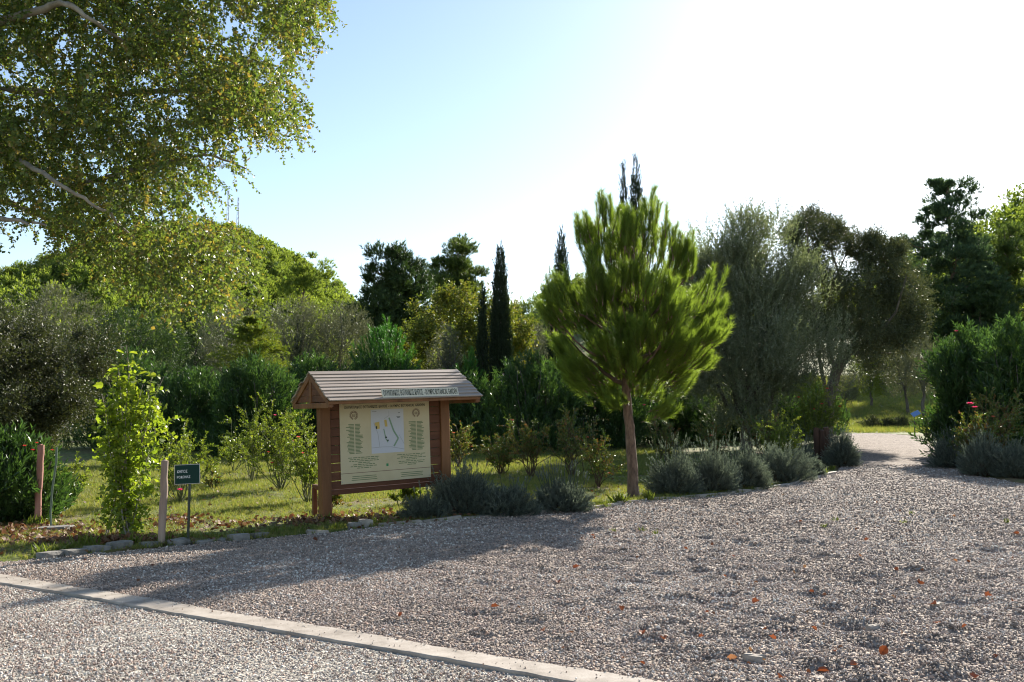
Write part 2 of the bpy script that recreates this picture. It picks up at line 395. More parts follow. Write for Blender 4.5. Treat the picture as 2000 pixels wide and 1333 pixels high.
KW = 0.27
def kside(x, y):  # distance in front of the far edge, towards the camera
    return (x - kA[0]) * knor[0] + (y - kA[1]) * knor[1]
wv = [(rng.uniform(9, 26), rng.uniform(0, 6.28), rng.uniform(0, 6.28)) for _ in range(34)]
def mound(x, y):
    z = 0
    for k, a, ph in wv: z = z + np.sin(k * (np.cos(a) * x * .62 + np.sin(a) * y * 1.2) + ph)
    z = z / np.sqrt(len(wv) / 2)
    amp = .005 + .0105 * sstep(-2.5, 1.5, x + .05 * (y - 8)) * (1 - .6 * sstep(14, 26, y))
    k = sstep(.02, .5, -kside(x, y))
    return (amp * z + .012 * np.sin(.9 * x + 1.3) * np.sin(.7 * y)) * k - .02 * (1 - k)
def grid(name, x0, x1, y0, y1, dx, dy, zf, mat, keep=None, ywarp=None):
    xs = np.arange(x0, x1 + dx / 2, dx); ys = np.arange(y0, y1 + dy / 2, dy) if ywarp is None else ywarp
    X, Y = np.meshgrid(xs, ys); Z = zf(X, Y)
    V = np.stack([X.ravel(), Y.ravel(), Z.ravel()], 1); nx = len(xs); ny = len(ys)
    i = (np.arange(ny - 1)[:, None] * nx + np.arange(nx - 1)[None]).ravel()
    F = np.stack([i, i + 1, i + nx + 1, i + nx], -1)
    if keep is not None:
        c = V[F].mean(1); F = F[keep(c[:, 0], c[:, 1])]
        u, inv = np.unique(F, return_inverse=True); V = V[u]; F = inv.reshape(F.shape)
    o = link(name, mk_mesh(name, V, F, None, [mat], True))
    return tag(o, kind='structure')
far_y = np.concatenate([np.arange(-40, 60, 4), np.arange(60, 340, 5), np.arange(340, 760, 20)])
grid('terrain', -400, 400, 0, 0, 5, 0, lambda x, y: H(x, y) - .25 * (1 - sstep(50, 64, y)) - .02, M_TERR, ywarp=far_y)
def lawn_z(x, y):
    g = pip(x, y, GRAV)
    return H(x, y) + .012 * np.sin(2.1 * x + .6 * y) * np.sin(1.7 * y) + .008 * np.sin(5 * x) * np.sin(4.3 * y + 1) + np.where(g, -.12, .02)
grid('lawn', -26, 34, 4, 64, .25, .25, lawn_z, M_LAWN)
fy = np.concatenate([np.arange(2.4, 13, .05), np.arange(13, 24, .1), np.arange(24, 62, .25)])
grid('gravel_path', -9.5, 20, 0, 0, .06, 0, lambda x, y: H(x, y) + mound(x, y) + .015, M_GRAVEL,
     keep=lambda x, y: pip(x, y, GRAV) & (kside(x, y) < .03), ywarp=fy)
grid('road', -9.4, 6, 1.6, 10, .08, .08, lambda x, y: .004 * np.sin(3 * x) * np.sin(2.4 * y) - .005, M_ROAD,
     keep=lambda x, y: kside(x, y) > KW - .06)
# concrete strip: a long low slab with a slightly ragged edge
ts = np.linspace(-5.5, 12, 260); V = []
for i, t in enumerate(ts):
    e1 = .012 * math.sin(t * 2.3) + rng.normal(0, .006); e2 = .012 * math.sin(t * 1.7 + 2) + rng.normal(0, .005)
    c = kA[:2] + kdir * t
    for off, z in ((e1, -.05), (e1, .012), (e1 + .01, .017), (KW + e2 - .008, .017), (KW + e2, .010), (KW + e2, -.06)):
        p = c + knor * off; V.append((p[0], p[1], z + .003 * math.sin(t * 3 + off * 9)))
F = []
for i in range(len(ts) - 1):
    for j in range(5):
        a = i * 6 + j; F.append((a, a + 6, a + 7, a + 1))
o = link('concrete_kerb', mk_mesh('concrete_kerb', V, F, None, [M_CONC])); tag(o, kind='structure')

# scatter helper: one object, instances on its points
def scatter(name, protos, P, rot, scl, shade=None, kind='stuff'):
    me = bpy.data.meshes.new(name); me.vertices.add(len(P)); me.vertices.foreach_set('co', np.asarray(P, np.float32).ravel())
    a = me.attributes.new('rot', 'FLOAT_VECTOR', 'POINT'); a.data.foreach_set('vector', np.asarray(rot, np.float32).ravel())
    a = me.attributes.new('scl', 'FLOAT_VECTOR', 'POINT'); a.data.foreach_set('vector', np.asarray(scl, np.float32).ravel())
    a = me.attributes.new('shade', 'FLOAT', 'POINT'); a.data.foreach_set('value', np.asarray(rng.random(len(P)) if shade is None else shade, np.float32))
    a = me.attributes.new('pick', 'INT', 'POINT'); a.data.foreach_set('value', rng.integers(0, len(protos), len(P)).astype(np.int32))
    c = bpy.data.collections.new(name + '_pieces')
    for k, pm in enumerate(protos):
        c.objects.link(bpy.data.objects.new('%s_piece.%03d' % (name, k), pm))
    g = bpy.data.node_groups.new(name, 'GeometryNodeTree')
    g.interface.new_socket('Geometry', in_out='INPUT', socket_type='NodeSocketGeometry')
    g.interface.new_socket('Geometry', in_out='OUTPUT', socket_type='NodeSocketGeometry')
    N = g.nodes; gi = N.new('NodeGroupInput'); go = N.new('NodeGroupOutput')
    ip = N.new('GeometryNodeInstanceOnPoints'); ci = N.new('GeometryNodeCollectionInfo')
    ci.inputs['Collection'].default_value = c; ci.inputs['Separate Children'].default_value = True; ci.inputs['Reset Children'].default_value = True
    def na(n, t):
        q = N.new('GeometryNodeInputNamedAttribute'); q.data_type = t; q.inputs['Name'].default_value = n; return q
    e2r = N.new('FunctionNodeEulerToRotation')
    ip.inputs['Pick Instance'].default_value = True
    L_ = g.links.new
    L_(gi.outputs[0], ip.inputs['Points']); L_(ci.outputs[0], ip.inputs['Instance'])
    L_(na('rot', 'FLOAT_VECTOR').outputs[0], e2r.inputs[0]); L_(e2r.outputs[0], ip.inputs['Rotation'])
    L_(na('scl', 'FLOAT_VECTOR').outputs[0], ip.inputs['Scale'])
    L_(na('pick', 'INT').outputs[0], ip.inputs['Instance Index'])
    L_(ip.outputs[0], go.inputs[0])
    o = link(name, me); md = o.modifiers.new('scatter', 'NODES'); md.node_group = g
    tag(o, kind=kind); return o

def pebble_mesh(seed):
    import bmesh
    bm = bmesh.new(); bmesh.ops.create_icosphere(bm, subdivisions=1, radius=.5)
    r2 = random.Random(seed)
    for v in bm.verts:
        v.co *= r2.uniform(.78, 1.18)
    me = bpy.data.meshes.new('pebble'); bm.to_mesh(me); bm.free(); me.materials.append(M_PEB)
    return me
pebs = [pebble_mesh(i) for i in range(7)]
def sample_ground(n, x0, x1, y0, y1, dens):
    x = rng.uniform(x0, x1, n); y = rng.uniform(y0, y1, n); k = rng.random(n) < dens(x, y); return x[k], y[k]
infr = lambda x, y, mrg=.24: np.abs(x) < (.5556 + mrg) * y + .3
x, y = sample_ground(1700000, -9.4, 18, 3.6, 28, lambda x, y: np.where(infr(x, y) & pip(x, y, GRAV) & (kside(x, y) < .0),
                     np.clip((8.5 / y) ** 1.8, 0, 1), 0))
n = len(x); s = np.clip(rng.lognormal(math.log(.0165), .34, n), .008, .045) * np.clip(y / 9, 1, 2.0) ** .6
scatter('gravel', pebs, np.stack([x, y, H(x, y) + mound(x, y) + .017], 1), rng.uniform(0, 6.28, (n, 3)),
        np.stack([s, s * rng.uniform(.6, .95, n), s * rng.uniform(.5, .8, n)], 1),
        shade=np.clip(rng.random(n) * .9 + .07 + .12 * np.sin(1.1 * x + .7 * y) * np.sin(.9 * y - .6 * x + 1) + .06 * np.sin(3.3 * x + 1) * np.sin(4.1 * y), 0, 1))
x, y = sample_ground(210000, -8, 4, 3.0, 9.8, lambda x, y: np.where(infr(x, y) & (kside(x, y) > KW + .03), .9, 0))
n = len(x); s = np.clip(rng.lognormal(math.log(.015), .35, n), .007, .032)
scatter('road_chippings', pebs, np.stack([x, y, np.full(n, -.003)], 1), rng.uniform(0, 6.28, (n, 3)),
        np.stack([s, s * .8, s * .6], 1), shade=np.clip(rng.normal(.68, .25, n), 0, 1))

# grass tufts on the lawn
def tuft_mesh(nb, h, w, mat, lean=.5):
    S = np.concatenate([rng.normal(0, .018, (nb, 2)), np.zeros((nb, 1))], 1)
    D = nrm(np.concatenate([rng.normal(0, lean, (nb, 2)), np.ones((nb, 1))], 1))
    lv = strand_leaves(S, D, np.full(nb, .002), 1, h, w, .12, jit=.5, tn=(.4, .3))
    return leaf_mesh('tuft', lv, mat, True)
tufts = [tuft_mesh(11, .06, .007, M_GRASS) for _ in range(6)]
def lawn_d(x, y):
    k = ~pip(x, y, GRAV) & infr(x, y)
    bare = (np.sin(1.3 * x + .4 * y + 1) * np.sin(1.1 * y - .5 * x) + .6 * np.sin(3.1 * x + 2) * np.sin(2.7 * y)) < -.35
    return np.where(k, np.where(bare, .3, 1.0) * np.clip(16 / y, 0, 1), 0)
x, y = sample_ground(140000, -13, 6, 9, 36, lawn_d); n = len(x)
scatter('grass', tufts, np.stack([x, y, H(x, y) + .018], 1), np.stack([np.zeros(n), np.zeros(n), rng.uniform(0, 6.28, n)], 1),
        np.repeat(rng.uniform(.5, 1.25, (n, 1)), 3, 1) * np.clip(y / 16, 1, 1.7)[:, None])
x, y = sample_ground(90000, 14, 50, 50, 100, lambda x, y: np.where(infr(x, y) & (x > .3 * y), .5, 0)); n = len(x)
x2, y2 = x, y
scatter('meadow_grass', tufts, np.stack([x2, y2, H(x2, y2) + .0], 1), np.stack([np.zeros(n), np.zeros(n), rng.uniform(0, 6.28, n)], 1),
        np.repeat(rng.uniform(2.2, 4.0, (n, 1)), 3, 1))

# ------------------------------------------------------------------ generic plants
def rose_bush(px, py, h, w, label, bright=False, n=60, flowers=(), dens=16, leaf=.045, yaw=0, group='rose bushes of the rose garden'):
    b0 = gp(px, py)
    if h > 20: h = max(.3, (py - h) / FPX * b0[1] * 1.02)
    t = thing('rose_bush', label, 'rose bush', b0, group)
    n = int(n * 2.6); leaf *= 1.05
    k = max(6, n // 12)
    tg = np.stack([rng.normal(0, w * .33, k), rng.normal(0, w * .33, k), h * rng.uniform(.55, 1.0, k)], 1)
    canes = [(wob((rng.normal(0, .03), rng.normal(0, .03), -.03), q, 5, .05), np.linspace(.011, .004, 5)) for q in tg]
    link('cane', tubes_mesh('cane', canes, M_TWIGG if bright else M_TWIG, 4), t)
    idx = rng.integers(0, k, n); f = rng.uniform(.35, 1.0, n)
    S = np.stack([np.array([np.interp(ff, np.linspace(0, 1, 5), canes[i][0][:, c]) for i, ff in zip(idx, f)]) for c in range(3)], 1)
    D = nrm(rand_dirs(n) * .8 + nrm(S * np.array([1, 1, .2])) * .6 + np.array([0, 0, .5]))
    Ln = rng.uniform(.12, .34, n) * (h / 1.2) ** .5
    lv = strand_leaves(S, D, Ln, dens, leaf, leaf * .62, .95, .15, tn=(.4, .35), t0=.05)
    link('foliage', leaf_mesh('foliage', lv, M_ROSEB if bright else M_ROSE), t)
    V, F = twigs(S, D, Ln, .004, .15); link('twigs', mk_mesh('twigs', V, F, None, [M_TWIGG]), t)['kind'] = 'stuff'
    for (fx, fy, fm, fs) in flowers:
        p = at(fx, fy, b0[1] - w * .45) - b0
        o = link('flower', flower_mesh(fm, fs * 1.35), t); o.location = p
        st = tubes_mesh('stem', [(wob((tg[0][0] * .5, tg[0][1] * .5, h * .4), p, 4, .04), np.linspace(.006, .004, 4))], M_TWIGG, 4)
        link('stem', st, t)
    return t
def flower_mesh(mat, s):
    Vs, Fs, n = [], [], 0
    for ring, (cnt, r, tilt, sz) in enumerate(((4, .25, 1.25, .6), (6, .5, .9, .8), (8, .72, .45, .95))):
        for k in range(cnt):
            a = 6.283 * k / cnt + ring * .5 + rng.normal(0, .15); o = np.array([math.cos(a), math.sin(a), 0]); sd_ = np.array([-o[1], o[0], 0])
            up = np.array([0, 0, 1.]); d = nrm(o * math.cos(tilt) + up * math.sin(tilt))
            b_ = o * r * .25; 
            P = [b_ - sd_ * sz * .2, b_ + sd_ * sz * .2, b_ + d * sz * .7 + sd_ * sz * .42, b_ + d * sz + o * .05, b_ + d * sz * .7 - sd_ * sz * .42]
            Vs += P; Fs += [(n, n + 1, n + 2), (n, n + 2, n + 4), (n + 4, n + 2, n + 3)]; n += 5
    return mk_mesh('flower', np.array(Vs) * s, Fs, rng.random(len(Fs)), [mat])

def lavender(px, py, wpx, hpx, label, spikes=30, group='grey lavender bushes along the gravel', dep=None):
    b0 = gp(px, py); Y = b0[1]; sc = Y / FPX; w, h = wpx * sc / 2, hpx * sc * rng.uniform(.82, 1.0)
    d_ = dep or w * .9
    b0 = b0 + np.array([0, d_ * .8, 0]); b0[2] = Hf(b0[0], b0[1])
    t = thing('lavender_bush', label, 'lavender', b0, group)
    n = int(900 * min(1.6, max(.5, w * h / .2)))
    u = rand_dirs(n); u[:, 2] = np.abs(u[:, 2]) * .95
    lum = 1 + .16 * np.sin(3 * np.arctan2(u[:, 1], u[:, 0]) + rng.uniform(0, 6)) + .13 * np.sin(7 * u[:, 0] + 5 * u[:, 2] + rng.uniform(0, 6))
    rr = lum * rng.uniform(.42, .88, n)
    S = u * np.array([w, d_, h * .92]) * rr[:, None]
    D = nrm(u * np.array([1, 1, .7]) + np.array([0, 0, .65]) + rng.normal(0, .28, (n, 3)))
    Ln = rng.uniform(.10, .22, n) * (h / .55) ** .5
    lv = strand_leaves(S, D, Ln, 13, .06, .012, .5, tn=(.35, .25))
    link('foliage', leaf_mesh('foliage', lv, M_LAV), t)
    q = 160; v = rand_dirs(q); v[:, 2] = np.abs(v[:, 2]); V, F = twigs(np.tile([[0, 0, .0]], (q, 1)) + rng.normal(0, .06, (q, 3)) * [1, 1, 0], nrm(v * np.array([w, d_, h])), np.full(q, min(w, h) * .75), .006)
    link('stems', mk_mesh('stems', V, F, None, [M_TWIG]), t)
    if spikes:
        k = spikes; a = rng.random(k) * 6.28; r = rng.random(k) ** .5
        S = np.stack([np.cos(a) * r * w * .8, np.sin(a) * r * d_ * .8, h * (.95 - .35 * r ** 2)], 1)
        D = nrm(np.stack([np.cos(a) * r * .35, np.sin(a) * r * .35, np.ones(k)], 1) + rng.normal(0, .12, (k, 3)))
        Ln = rng.uniform(.26, .55, k) if spikes > 24 else rng.uniform(.18, .36, k)
        lv = strand_leaves(S, D, Ln, 12, .03, .018, .4, tn=(.3, .2), t0=.7)
        link('flower_spikes', leaf_mesh('flower_spikes', lv, M_LAV), t)['kind'] = 'stuff'
        V, F = twigs(S, D, Ln, .006); link('spike_stalks', mk_mesh('spike_stalks', V, F, None, [M_LAV]), t)['kind'] = 'stuff'
    return t

def oleander(base, w, h, dep, label, n=2200, leafL=.14, mat=None, group='oleanders of the tall hedge', M=12, low=.0, seed=1, flowers=None):
    base = np.array(base, float); base[2] = Hf(base[0], base[1])
    t = thing('oleander', label, 'oleander', base, group)
    prof = [(low * h, .80), (.25 * h, .95), (.55 * h, 1.0), (.78 * h, .8), (.93 * h, .45), (1.04 * h, .08)]
    P, out, fr, fz = env_points(n, (0, 0, 0), prof, .45, .32, seed, (w / 2, dep / 2))
    D = nrm(out * .55 * (1 - .6 * fz[:, None]) / np.array([w / 2, dep / 2, 1]) + np.array([0, 0, 1.0]) + rng.normal(0, .36, (n, 3)))
    Ln = rng.uniform(.3, .6, n) * (h / 3) ** .5; P[:, 2] = np.maximum(P[:, 2] - Ln * .6, .02)
    lv = strand_leaves(P, D, Ln, M, leafL, leafL * .23, .62, up=.12, tn=(.35, .25))
    link('foliage', leaf_mesh('foliage', lv, mat or M_OLEAN), t)
    k = 26; a = rng.random(k) * 6.28; r = rng.random(k) ** .5
    stems = [(wob((math.cos(a_) * r_ * w * .2, math.sin(a_) * r_ * dep * .2, -.05), (math.cos(a_) * r_ * w * .45, math.sin(a_) * r_ * dep * .4, h * rng.uniform(.6, .85)), 4, .03), np.linspace(.03, .012, 4)) for a_, r_ in zip(a, r)]
    link('stems', tubes_mesh('stems', stems, M_BARKO, 4), t)
    if flowers:
        for p, fm, s_ in flowers:
            o = link('flower', flower_mesh(fm, s_), t); o.location = np.array(p) - base
    return t

# ------------------------------------------------------------------ tree kinds
def trunk_thing(name, label, cat, base, group=None):
    b0 = np.array(base, float); b0[2] = Hf(b0[0], b0[1]); return thing(name, label, cat, b0, group), b0

def broad_tree(name, label, base, prof, mat, n, leafL, leafW, M=9, trunk_h=None, trunk_r=.16, bark=None, D_up=.8, Ln=(.25, .6), ang=.8, droop=.0,
               power=.4, lump=.25, seed=1, ax=(1., 1.), group=None, nlimb=9, cat='tree', lean=(0, 0), needle=False, clumps=0, crad=.5, outw=.6, flat_=1.0):
    t, b0 = trunk_thing(name, label, cat, base, group)
    top = prof[-1][0]; th = trunk_h or prof[0][0] + .15 * top
    lean3 = np.array([lean[0], lean[1], 0.])
    if clumps:
        C, out, fr, fz = env_points(clumps, lean3, prof, power, lump, seed, ax)
        i = rng.integers(0, clumps, n); u = rand_dirs(n) * rng.random((n, 1)) ** .5
        cr = crad * rng.uniform(.6, 1.3, clumps)
        P = C[i] + u * cr[i][:, None] * np.array([1, 1, flat_]); od = nrm(u + out[i] * .4)
    else:
        P, out, fr, fz = env_points(n, lean3, prof, power, lump, seed, ax); od = out; C = P[rng.integers(0, n, 60)]
    D = nrm(od * outw + np.array([0, 0, D_up]) + rng.normal(0, .35, (n, 3)))
    L_ = rng.uniform(Ln[0], Ln[1], n)
    lv = strand_leaves(P - D * L_[:, None] * .5, D, L_, M, leafL, leafW, ang, droop)
    link('crown', leaf_mesh('crown', lv, mat, needle), t)
    tr = wob((0, 0, -.1), (lean3[0] * .5, lean3[1] * .5, th), 6, .025)
    link('trunk', tubes_mesh('trunk', [(tr, np.linspace(trunk_r * 1.25, trunk_r * .75, 6))], bark or M_BARKO, 9), t)
    if nlimb:
        pick = C[rng.integers(0, len(C), nlimb)]
        for q in pick:
            q = q * np.array([.85, .85, 1]) + lean3 * .1
            f = rng.uniform(.6, 1.0); s0 = np.array([np.interp(f, np.linspace(0, 1, 6), tr[:, c]) for c in range(3)])
            if q[2] < s0[2] + .2: q[2] = s0[2] + .4
            link('branch', tubes_mesh('branch', [(wob(s0, q, 6, .04, .03), np.linspace(trunk_r * .55, trunk_r * .12, 6))], bark or M_BARKO, 6), t)
    return t

def cypress(label, px, ytop, wpx, Y, M=10, tip=1.0, n=1500, twin=None):
    b0 = col_at(px, Y); top = at(px, ytop, Y); h = top[2] - b0[2]; w = wpx / FPX * Y / 2
    t, b0 = trunk_thing('cypress', label, 'cypress tree', b0, 'slender dark cypresses')
    lvs = []
    for (dx, hh, ww, nn) in [(0, h, w, n)] + (twin or []):
        prof = [(.06 * hh, .7 * ww), (.3 * hh, ww), (.6 * hh, .9 * ww), (.8 * hh, .6 * ww), (.93 * hh, .3 * ww), (hh * .985, .06 * ww)]
        P, out, fr, fz = env_points(nn, (dx, 0, 0), prof, .5, .13, int(px))
        D = nrm(out * .2 + np.array([0, 0, 1]) + rng.normal(0, .08, (nn, 3)))
        L_ = rng.uniform(.35, .75, nn) * (1 - .35 * fz); P[:, 2] -= L_ * .5
        lvs.append(strand_leaves(P, D, L_, M, .09, .045, .4, tn=(.35, .25)))
    link('foliage', leaf_mesh('foliage', cat_leaves(*lvs), M_CYP), t)
    link('trunk', tubes_mesh('trunk', [(wob((0, 0, -.1), (0, 0, h * .9), 6, .002), np.linspace(.14, .02, 6))], M_BARKO, 6), t)
    return t

def pad_pine(label, base, h, prof, mat, npads, padr, n=1400, seed=1, group='tall pines beyond the garden', lean=0, M=12, nl=.16, nw=.03, trunk_r=.22, limbs=14, flat_=.42):
    """Aleppo pine: open tiers of rounded needle pads"""
    t, b0 = trunk_thing('pine_tree', label, 'pine tree', base, group)
    C, out, fr, fz = env_points(npads, (0, 0, 0), prof, .45, .3, seed); C[:, 0] += lean * C[:, 2]
    r = padr * rng.uniform(.55, 1.3, npads) * (1.1 - .4 * fz)
    i = rng.integers(0, npads, n); u = rand_dirs(n) * rng.random((n, 1)) ** .45
    P = C[i] + u * (r[i])[:, None] * np.array([1, 1, flat_])
    D = nrm(u * .7 + np.array([0, 0, .75]) + out[i] * .3 + rng.normal(0, .2, (n, 3))); L_ = rng.uniform(.25, .5, n)
    lv = strand_leaves(P - D * L_[:, None] * .4, D, L_, M, nl, nw, .7, tn=(.4, .25))
    link('crown', leaf_mesh('crown', lv, mat, True), t)
    top = prof[-1][0]; tr = wob((0, 0, -.1), (lean * top, 0, top * .93), 9, .012)
    link('trunk', tubes_mesh('trunk', [(tr, np.linspace(trunk_r, trunk_r * .15, 9))], M_BARKP, 7), t)
    for k in range(limbs):
        q = C[rng.integers(0, npads)]; f = np.clip(q[2] / (top * .93) - .08, .1, .97)
        s0 = np.array([np.interp(f, np.linspace(0, 1, 9), tr[:, c]) for c in range(3)])
        link('branch', tubes_mesh('branch', [(wob(s0, q, 5, .03), np.linspace(trunk_r * .3, .02, 5))], M_BARKP, 5), t)
    return t

def prof_px(Y, ybase_z, rows):
    """profile rows (image y, half width px) -> (height above base, radius)"""
    out = [((CAMZ + (820 - yy) / FPX * Y) - ybase_z, hw / FPX * Y) for yy, hw in rows]
    return sorted(out)

# ------------------------------------------------------------------ far hills: wood
def hill_crown(seed, h, w, n):
    rg = [(0.12 * h, .7 * w), (.35 * h, w), (.6 * h, .85 * w), (.85 * h, .5 * w), (h, .1 * w)]
    P, out, fr, fz = env_points(26, (0, 0, 0), rg, .6, .3, seed)
    i = rng.integers(0, 26, n); u = rand_dirs(n) * rng.random((n, 1)) ** .4
    Q = P[i] + u * w * .36; D = nrm(u + np.array([0, 0, .7]))
    return strand_leaves(Q, D, np.full(n, .5), 4, .62, .2, .6, tn=(.45, .25))
protos = []
for k, (h, w, mt) in enumerate([(6.5, 2.9, M_HILL), (7.5, 3.2, M_HILL3), (5.5, 3.1, M_HILL2), (6.0, 2.6, M_LPINE), (8.0, 2.7, M_HILL), (5.0, 3.2, M_OLIVE2)]):
    protos.append(leaf_mesh('hill_tree', hill_crown(k, h * .92, w * 1.12, 900), mt, True))
hx, hy = [], []
tries = rng.uniform([-150, 185], [-6, 268], (14000, 2)); kept = []
for q in tries:
    z = Hf(*q)
    if z < 6: continue
    px = 1000 + FPX * q[0] / q[1]; py = 820 - FPX * (z + 5 - 1.6) / q[1]
    if not (-30 < px < 960) or py > 690: continue
    if all((q[0] - e[0]) ** 2 + ((q[1] - e[1]) * .8) ** 2 > 3.0 ** 2 for e in kept):
        kept.append(q)
    if len(kept) >= 290: break
first = True
for q in kept:
    k = rng.choice(6, p=[.26, .2, .2, .14, .14, .06])
    o = link('hill_pine', protos[k], None, (q[0], q[1], Hf(*q) - .4)); s = rng.uniform(.5, .85)
    o.scale = (s, s, s * rng.uniform(.85, 1.1)); o.rotation_euler = (0, 0, rng.uniform(0, 6.28))
    tag(o, 'yellow-green pine among the trees covering the wooded hill behind the leafy hanging branches', 'pine tree', 'pines covering the left hill')
def far_wood(name, x0, x1, y0, y1, n, label):
    lv = []
    for _ in range(n):
        x_, y_ = rng.uniform(x0, x1), rng.uniform(y0, y1); z_ = Hf(x_, y_)
        l = hill_crown(int(rng.integers(0, 99)), rng.uniform(6, 10), rng.uniform(2.6, 4.2), 170); l['P'] = l['P'] + np.array([x_, y_, z_ - .5])
        l['t'] = np.clip(l['t'] + rng.normal(0, .2), 0, 1); l['W'] = l['W'] * 1.9; l['L'] = l['L'] * 1.3
        lv.append(l)
    o = link(name, leaf_mesh(name, cat_leaves(*lv), M_HILL, True)); return tag(o, kind='stuff')
far_wood('distant_wood', -70, 130, 330, 450, 260, '')
hw = []
while len(hw) < 900:
    q = rng.uniform([-150, 140], [-6, 262]); px = 1000 + FPX * q[0] / q[1]
    if Hf(*q) > 4.5 and -30 < px < 960 and all((q[0] - e[0]) ** 2 + (q[1] - e[1]) ** 2 > 1.5 ** 2 for e in kept): hw.append(q)
lv = []
for q in hw:
    l = hill_crown(int(rng.integers(0, 99)), rng.uniform(3.2, 4.8), rng.uniform(1.9, 2.6), 110); l['P'] = l['P'] + np.array([q[0], q[1], Hf(*q) - .4]); l['t'] = np.clip(l['t'] + rng.normal(-.1, .25), 0, 1); l['W'] = l['W'] * 2.0; lv.append(l)
tag(link('hill_undergrowth', leaf_mesh('hill_undergrowth', cat_leaves(*lv), M_HILL, True)), kind='stuff')
far_wood('hillside_wood', 70, 165, 120, 230, 170, '')
# lattice masts on the hilltop
for (px, yt, lab) in ((437, 372, 'taller thin lattice radio mast on top of the wooded hill'), (457, 385, 'shorter thin radio mast beside the taller lattice mast on the hilltop')):
    Yh = 255.0; xh = (px - 1000) / FPX * Yh; zb = Hf(xh, Yh); zt = at(px, yt, Yh)[2]; hh = zt - zb
    t = thing('radio_mast', lab, 'mast', (xh, Yh, zb), 'radio masts on the hill')
    cs = [(-.55, -.4), (.55, -.4), (0, .6)]
    for c in cs: link('leg', tubes_mesh('leg', [(np.array([[c[0], c[1], -1], [c[0] * .3, c[1] * .3, hh]]), [.07, .05])], M_STEEL, 4), t)
    br = []
    for k in range(10):
        za, zb2 = hh * k / 10, hh * (k + 1) / 10
        for i in range(3):
            a, b_ = cs[i], cs[(i + 1) % 3]; fa, fb = 1 - .7 * k / 10, 1 - .7 * (k + 1) / 10
            br.append((np.array([[a[0] * fa, a[1] * fa, za], [b_[0] * fb, b_[1] * fb, zb2]]), [.035, .035]))
    link('brace', tubes_mesh('brace', br, M_STEEL, 3), t)

# ------------------------------------------------------------------ background trees
def PB(px, Y): return col_at(px, Y)
def dpine(label, px, Y, rows, mat, npads, padr, n, seed, **k):
    b_ = PB(px, Y); return pad_pine(label, b_, 0, prof_px(Y, b_[2], rows), mat, npads, padr, n, seed, **k)
dpine('broad dark green pine rising between the wooded hill and the paired pines', 765, 80, [(700, 40), (640, 70), (590, 74), (545, 66), (510, 52), (482, 16)], M_DPINE, 150, 1.25, 7500, 3, flat_=.75, M=14, nl=.3, nw=.06)
dpine('taller of the two pale pines left of the lone cypress', 893, 92, [(640, 20), (590, 46), (545, 50), (510, 38), (480, 24), (464, 8)], M_LPINE, 60, 1.35, 4200, 5, M=14, nl=.3, nw=.06, flat_=.6)
dpine('lower pale pine leaning out left of its taller twin', 858, 88, [(640, 10), (590, 20), (560, 26), (525, 20), (508, 6)], M_LPINE, 20, 1.1, 1200, 6, M=14, nl=.3, nw=.06, flat_=.6)
dpine('tall open pine with tiered branches at the right edge of the garden', 1868, 115, [(700, 60), (600, 84), (540, 86), (500, 84), (450, 66), (400, 58), (365, 46), (342, 26)], M_RPINE, 165, 1.75, 10500, 8, M=13, nl=.42, nw=.075, trunk_r=.5, limbs=26, flat_=.55, lean=-.0)
dpine('pine with sunlit top beside the tallest right pine', 1978, 118, [(700, 50), (600, 66), (540, 70), (490, 60), (450, 44), (425, 10)], M_LPINE, 80, 2.23, 5500, 9, M=13, nl=0.43, nw=0.075, flat_=.5)
dpine('small bright pine under the tall right pine', 1822, 112, [(720, 30), (650, 46), (600, 44), (560, 30), (535, 6)], M_LPINE, 30, 1.71, 1700, 10, M=12, nl=0.37, nw=0.078)
dpine('dark pine low between the tall right pine and the dusky tree', 1925, 108, [(740, 60), (680, 70), (620, 60), (570, 40), (545, 8)], M_DPINE, 60, 2.23, 4500, 14, M=12, nl=0.45, nw=0.093)
dpine('yellow-green pine standing in front of the left hill', 590, 150, [(640, 30), (580, 40), (540, 42), (510, 30), (480, 8)], M_HILL, 40, 1.9, 1800, 15, M=10, nl=.5, nw=.1, flat_=.6)

dpine('dark pine at the back of the far lawn left of the tall right pine', 1796, 94, [(740, 34), (680, 50), (620, 48), (570, 34), (545, 8)], M_DPINE, 46, 1.3, 3000, 16, M=12, nl=.26, nw=.05)
dpine('dark pine at the back of the far lawn behind the dusky tree', 1738, 98, [(745, 40), (700, 54), (650, 48), (610, 30), (590, 8)], M_DPINE, 46, 1.3, 3000, 17, M=12, nl=.26, nw=.05)
cypress('tall lone cypress spire left of the stone pine', 977, 466, 38, 41, n=3200, twin=[(.38, 5.6, .22, 500)])
cypress('short thin cypress standing close left of the lone cypress', 942, 556, 18, 40, n=1300)
cypress('cypress tip showing highest above the stone pine crown', 1247, 294, 38, 43, n=2900, twin=[(.5, 10.6, .25, 350)])
cypress('thinner cypress tip left of the highest cypress above the stone pine', 1223, 306, 22, 42, n=1900)
cypress('cypress with a bent side spire on the left edge of the stone pine', 1098, 440, 42, 42, n=2700, twin=[(-.55, 8.0, .2, 260)])
cypress('dark slim cypress behind the left oak', 58, 585, 16, 60, n=500)
cypress('dark slim cypress near the fir behind the hedge', 578, 610, 14, 46, n=500)

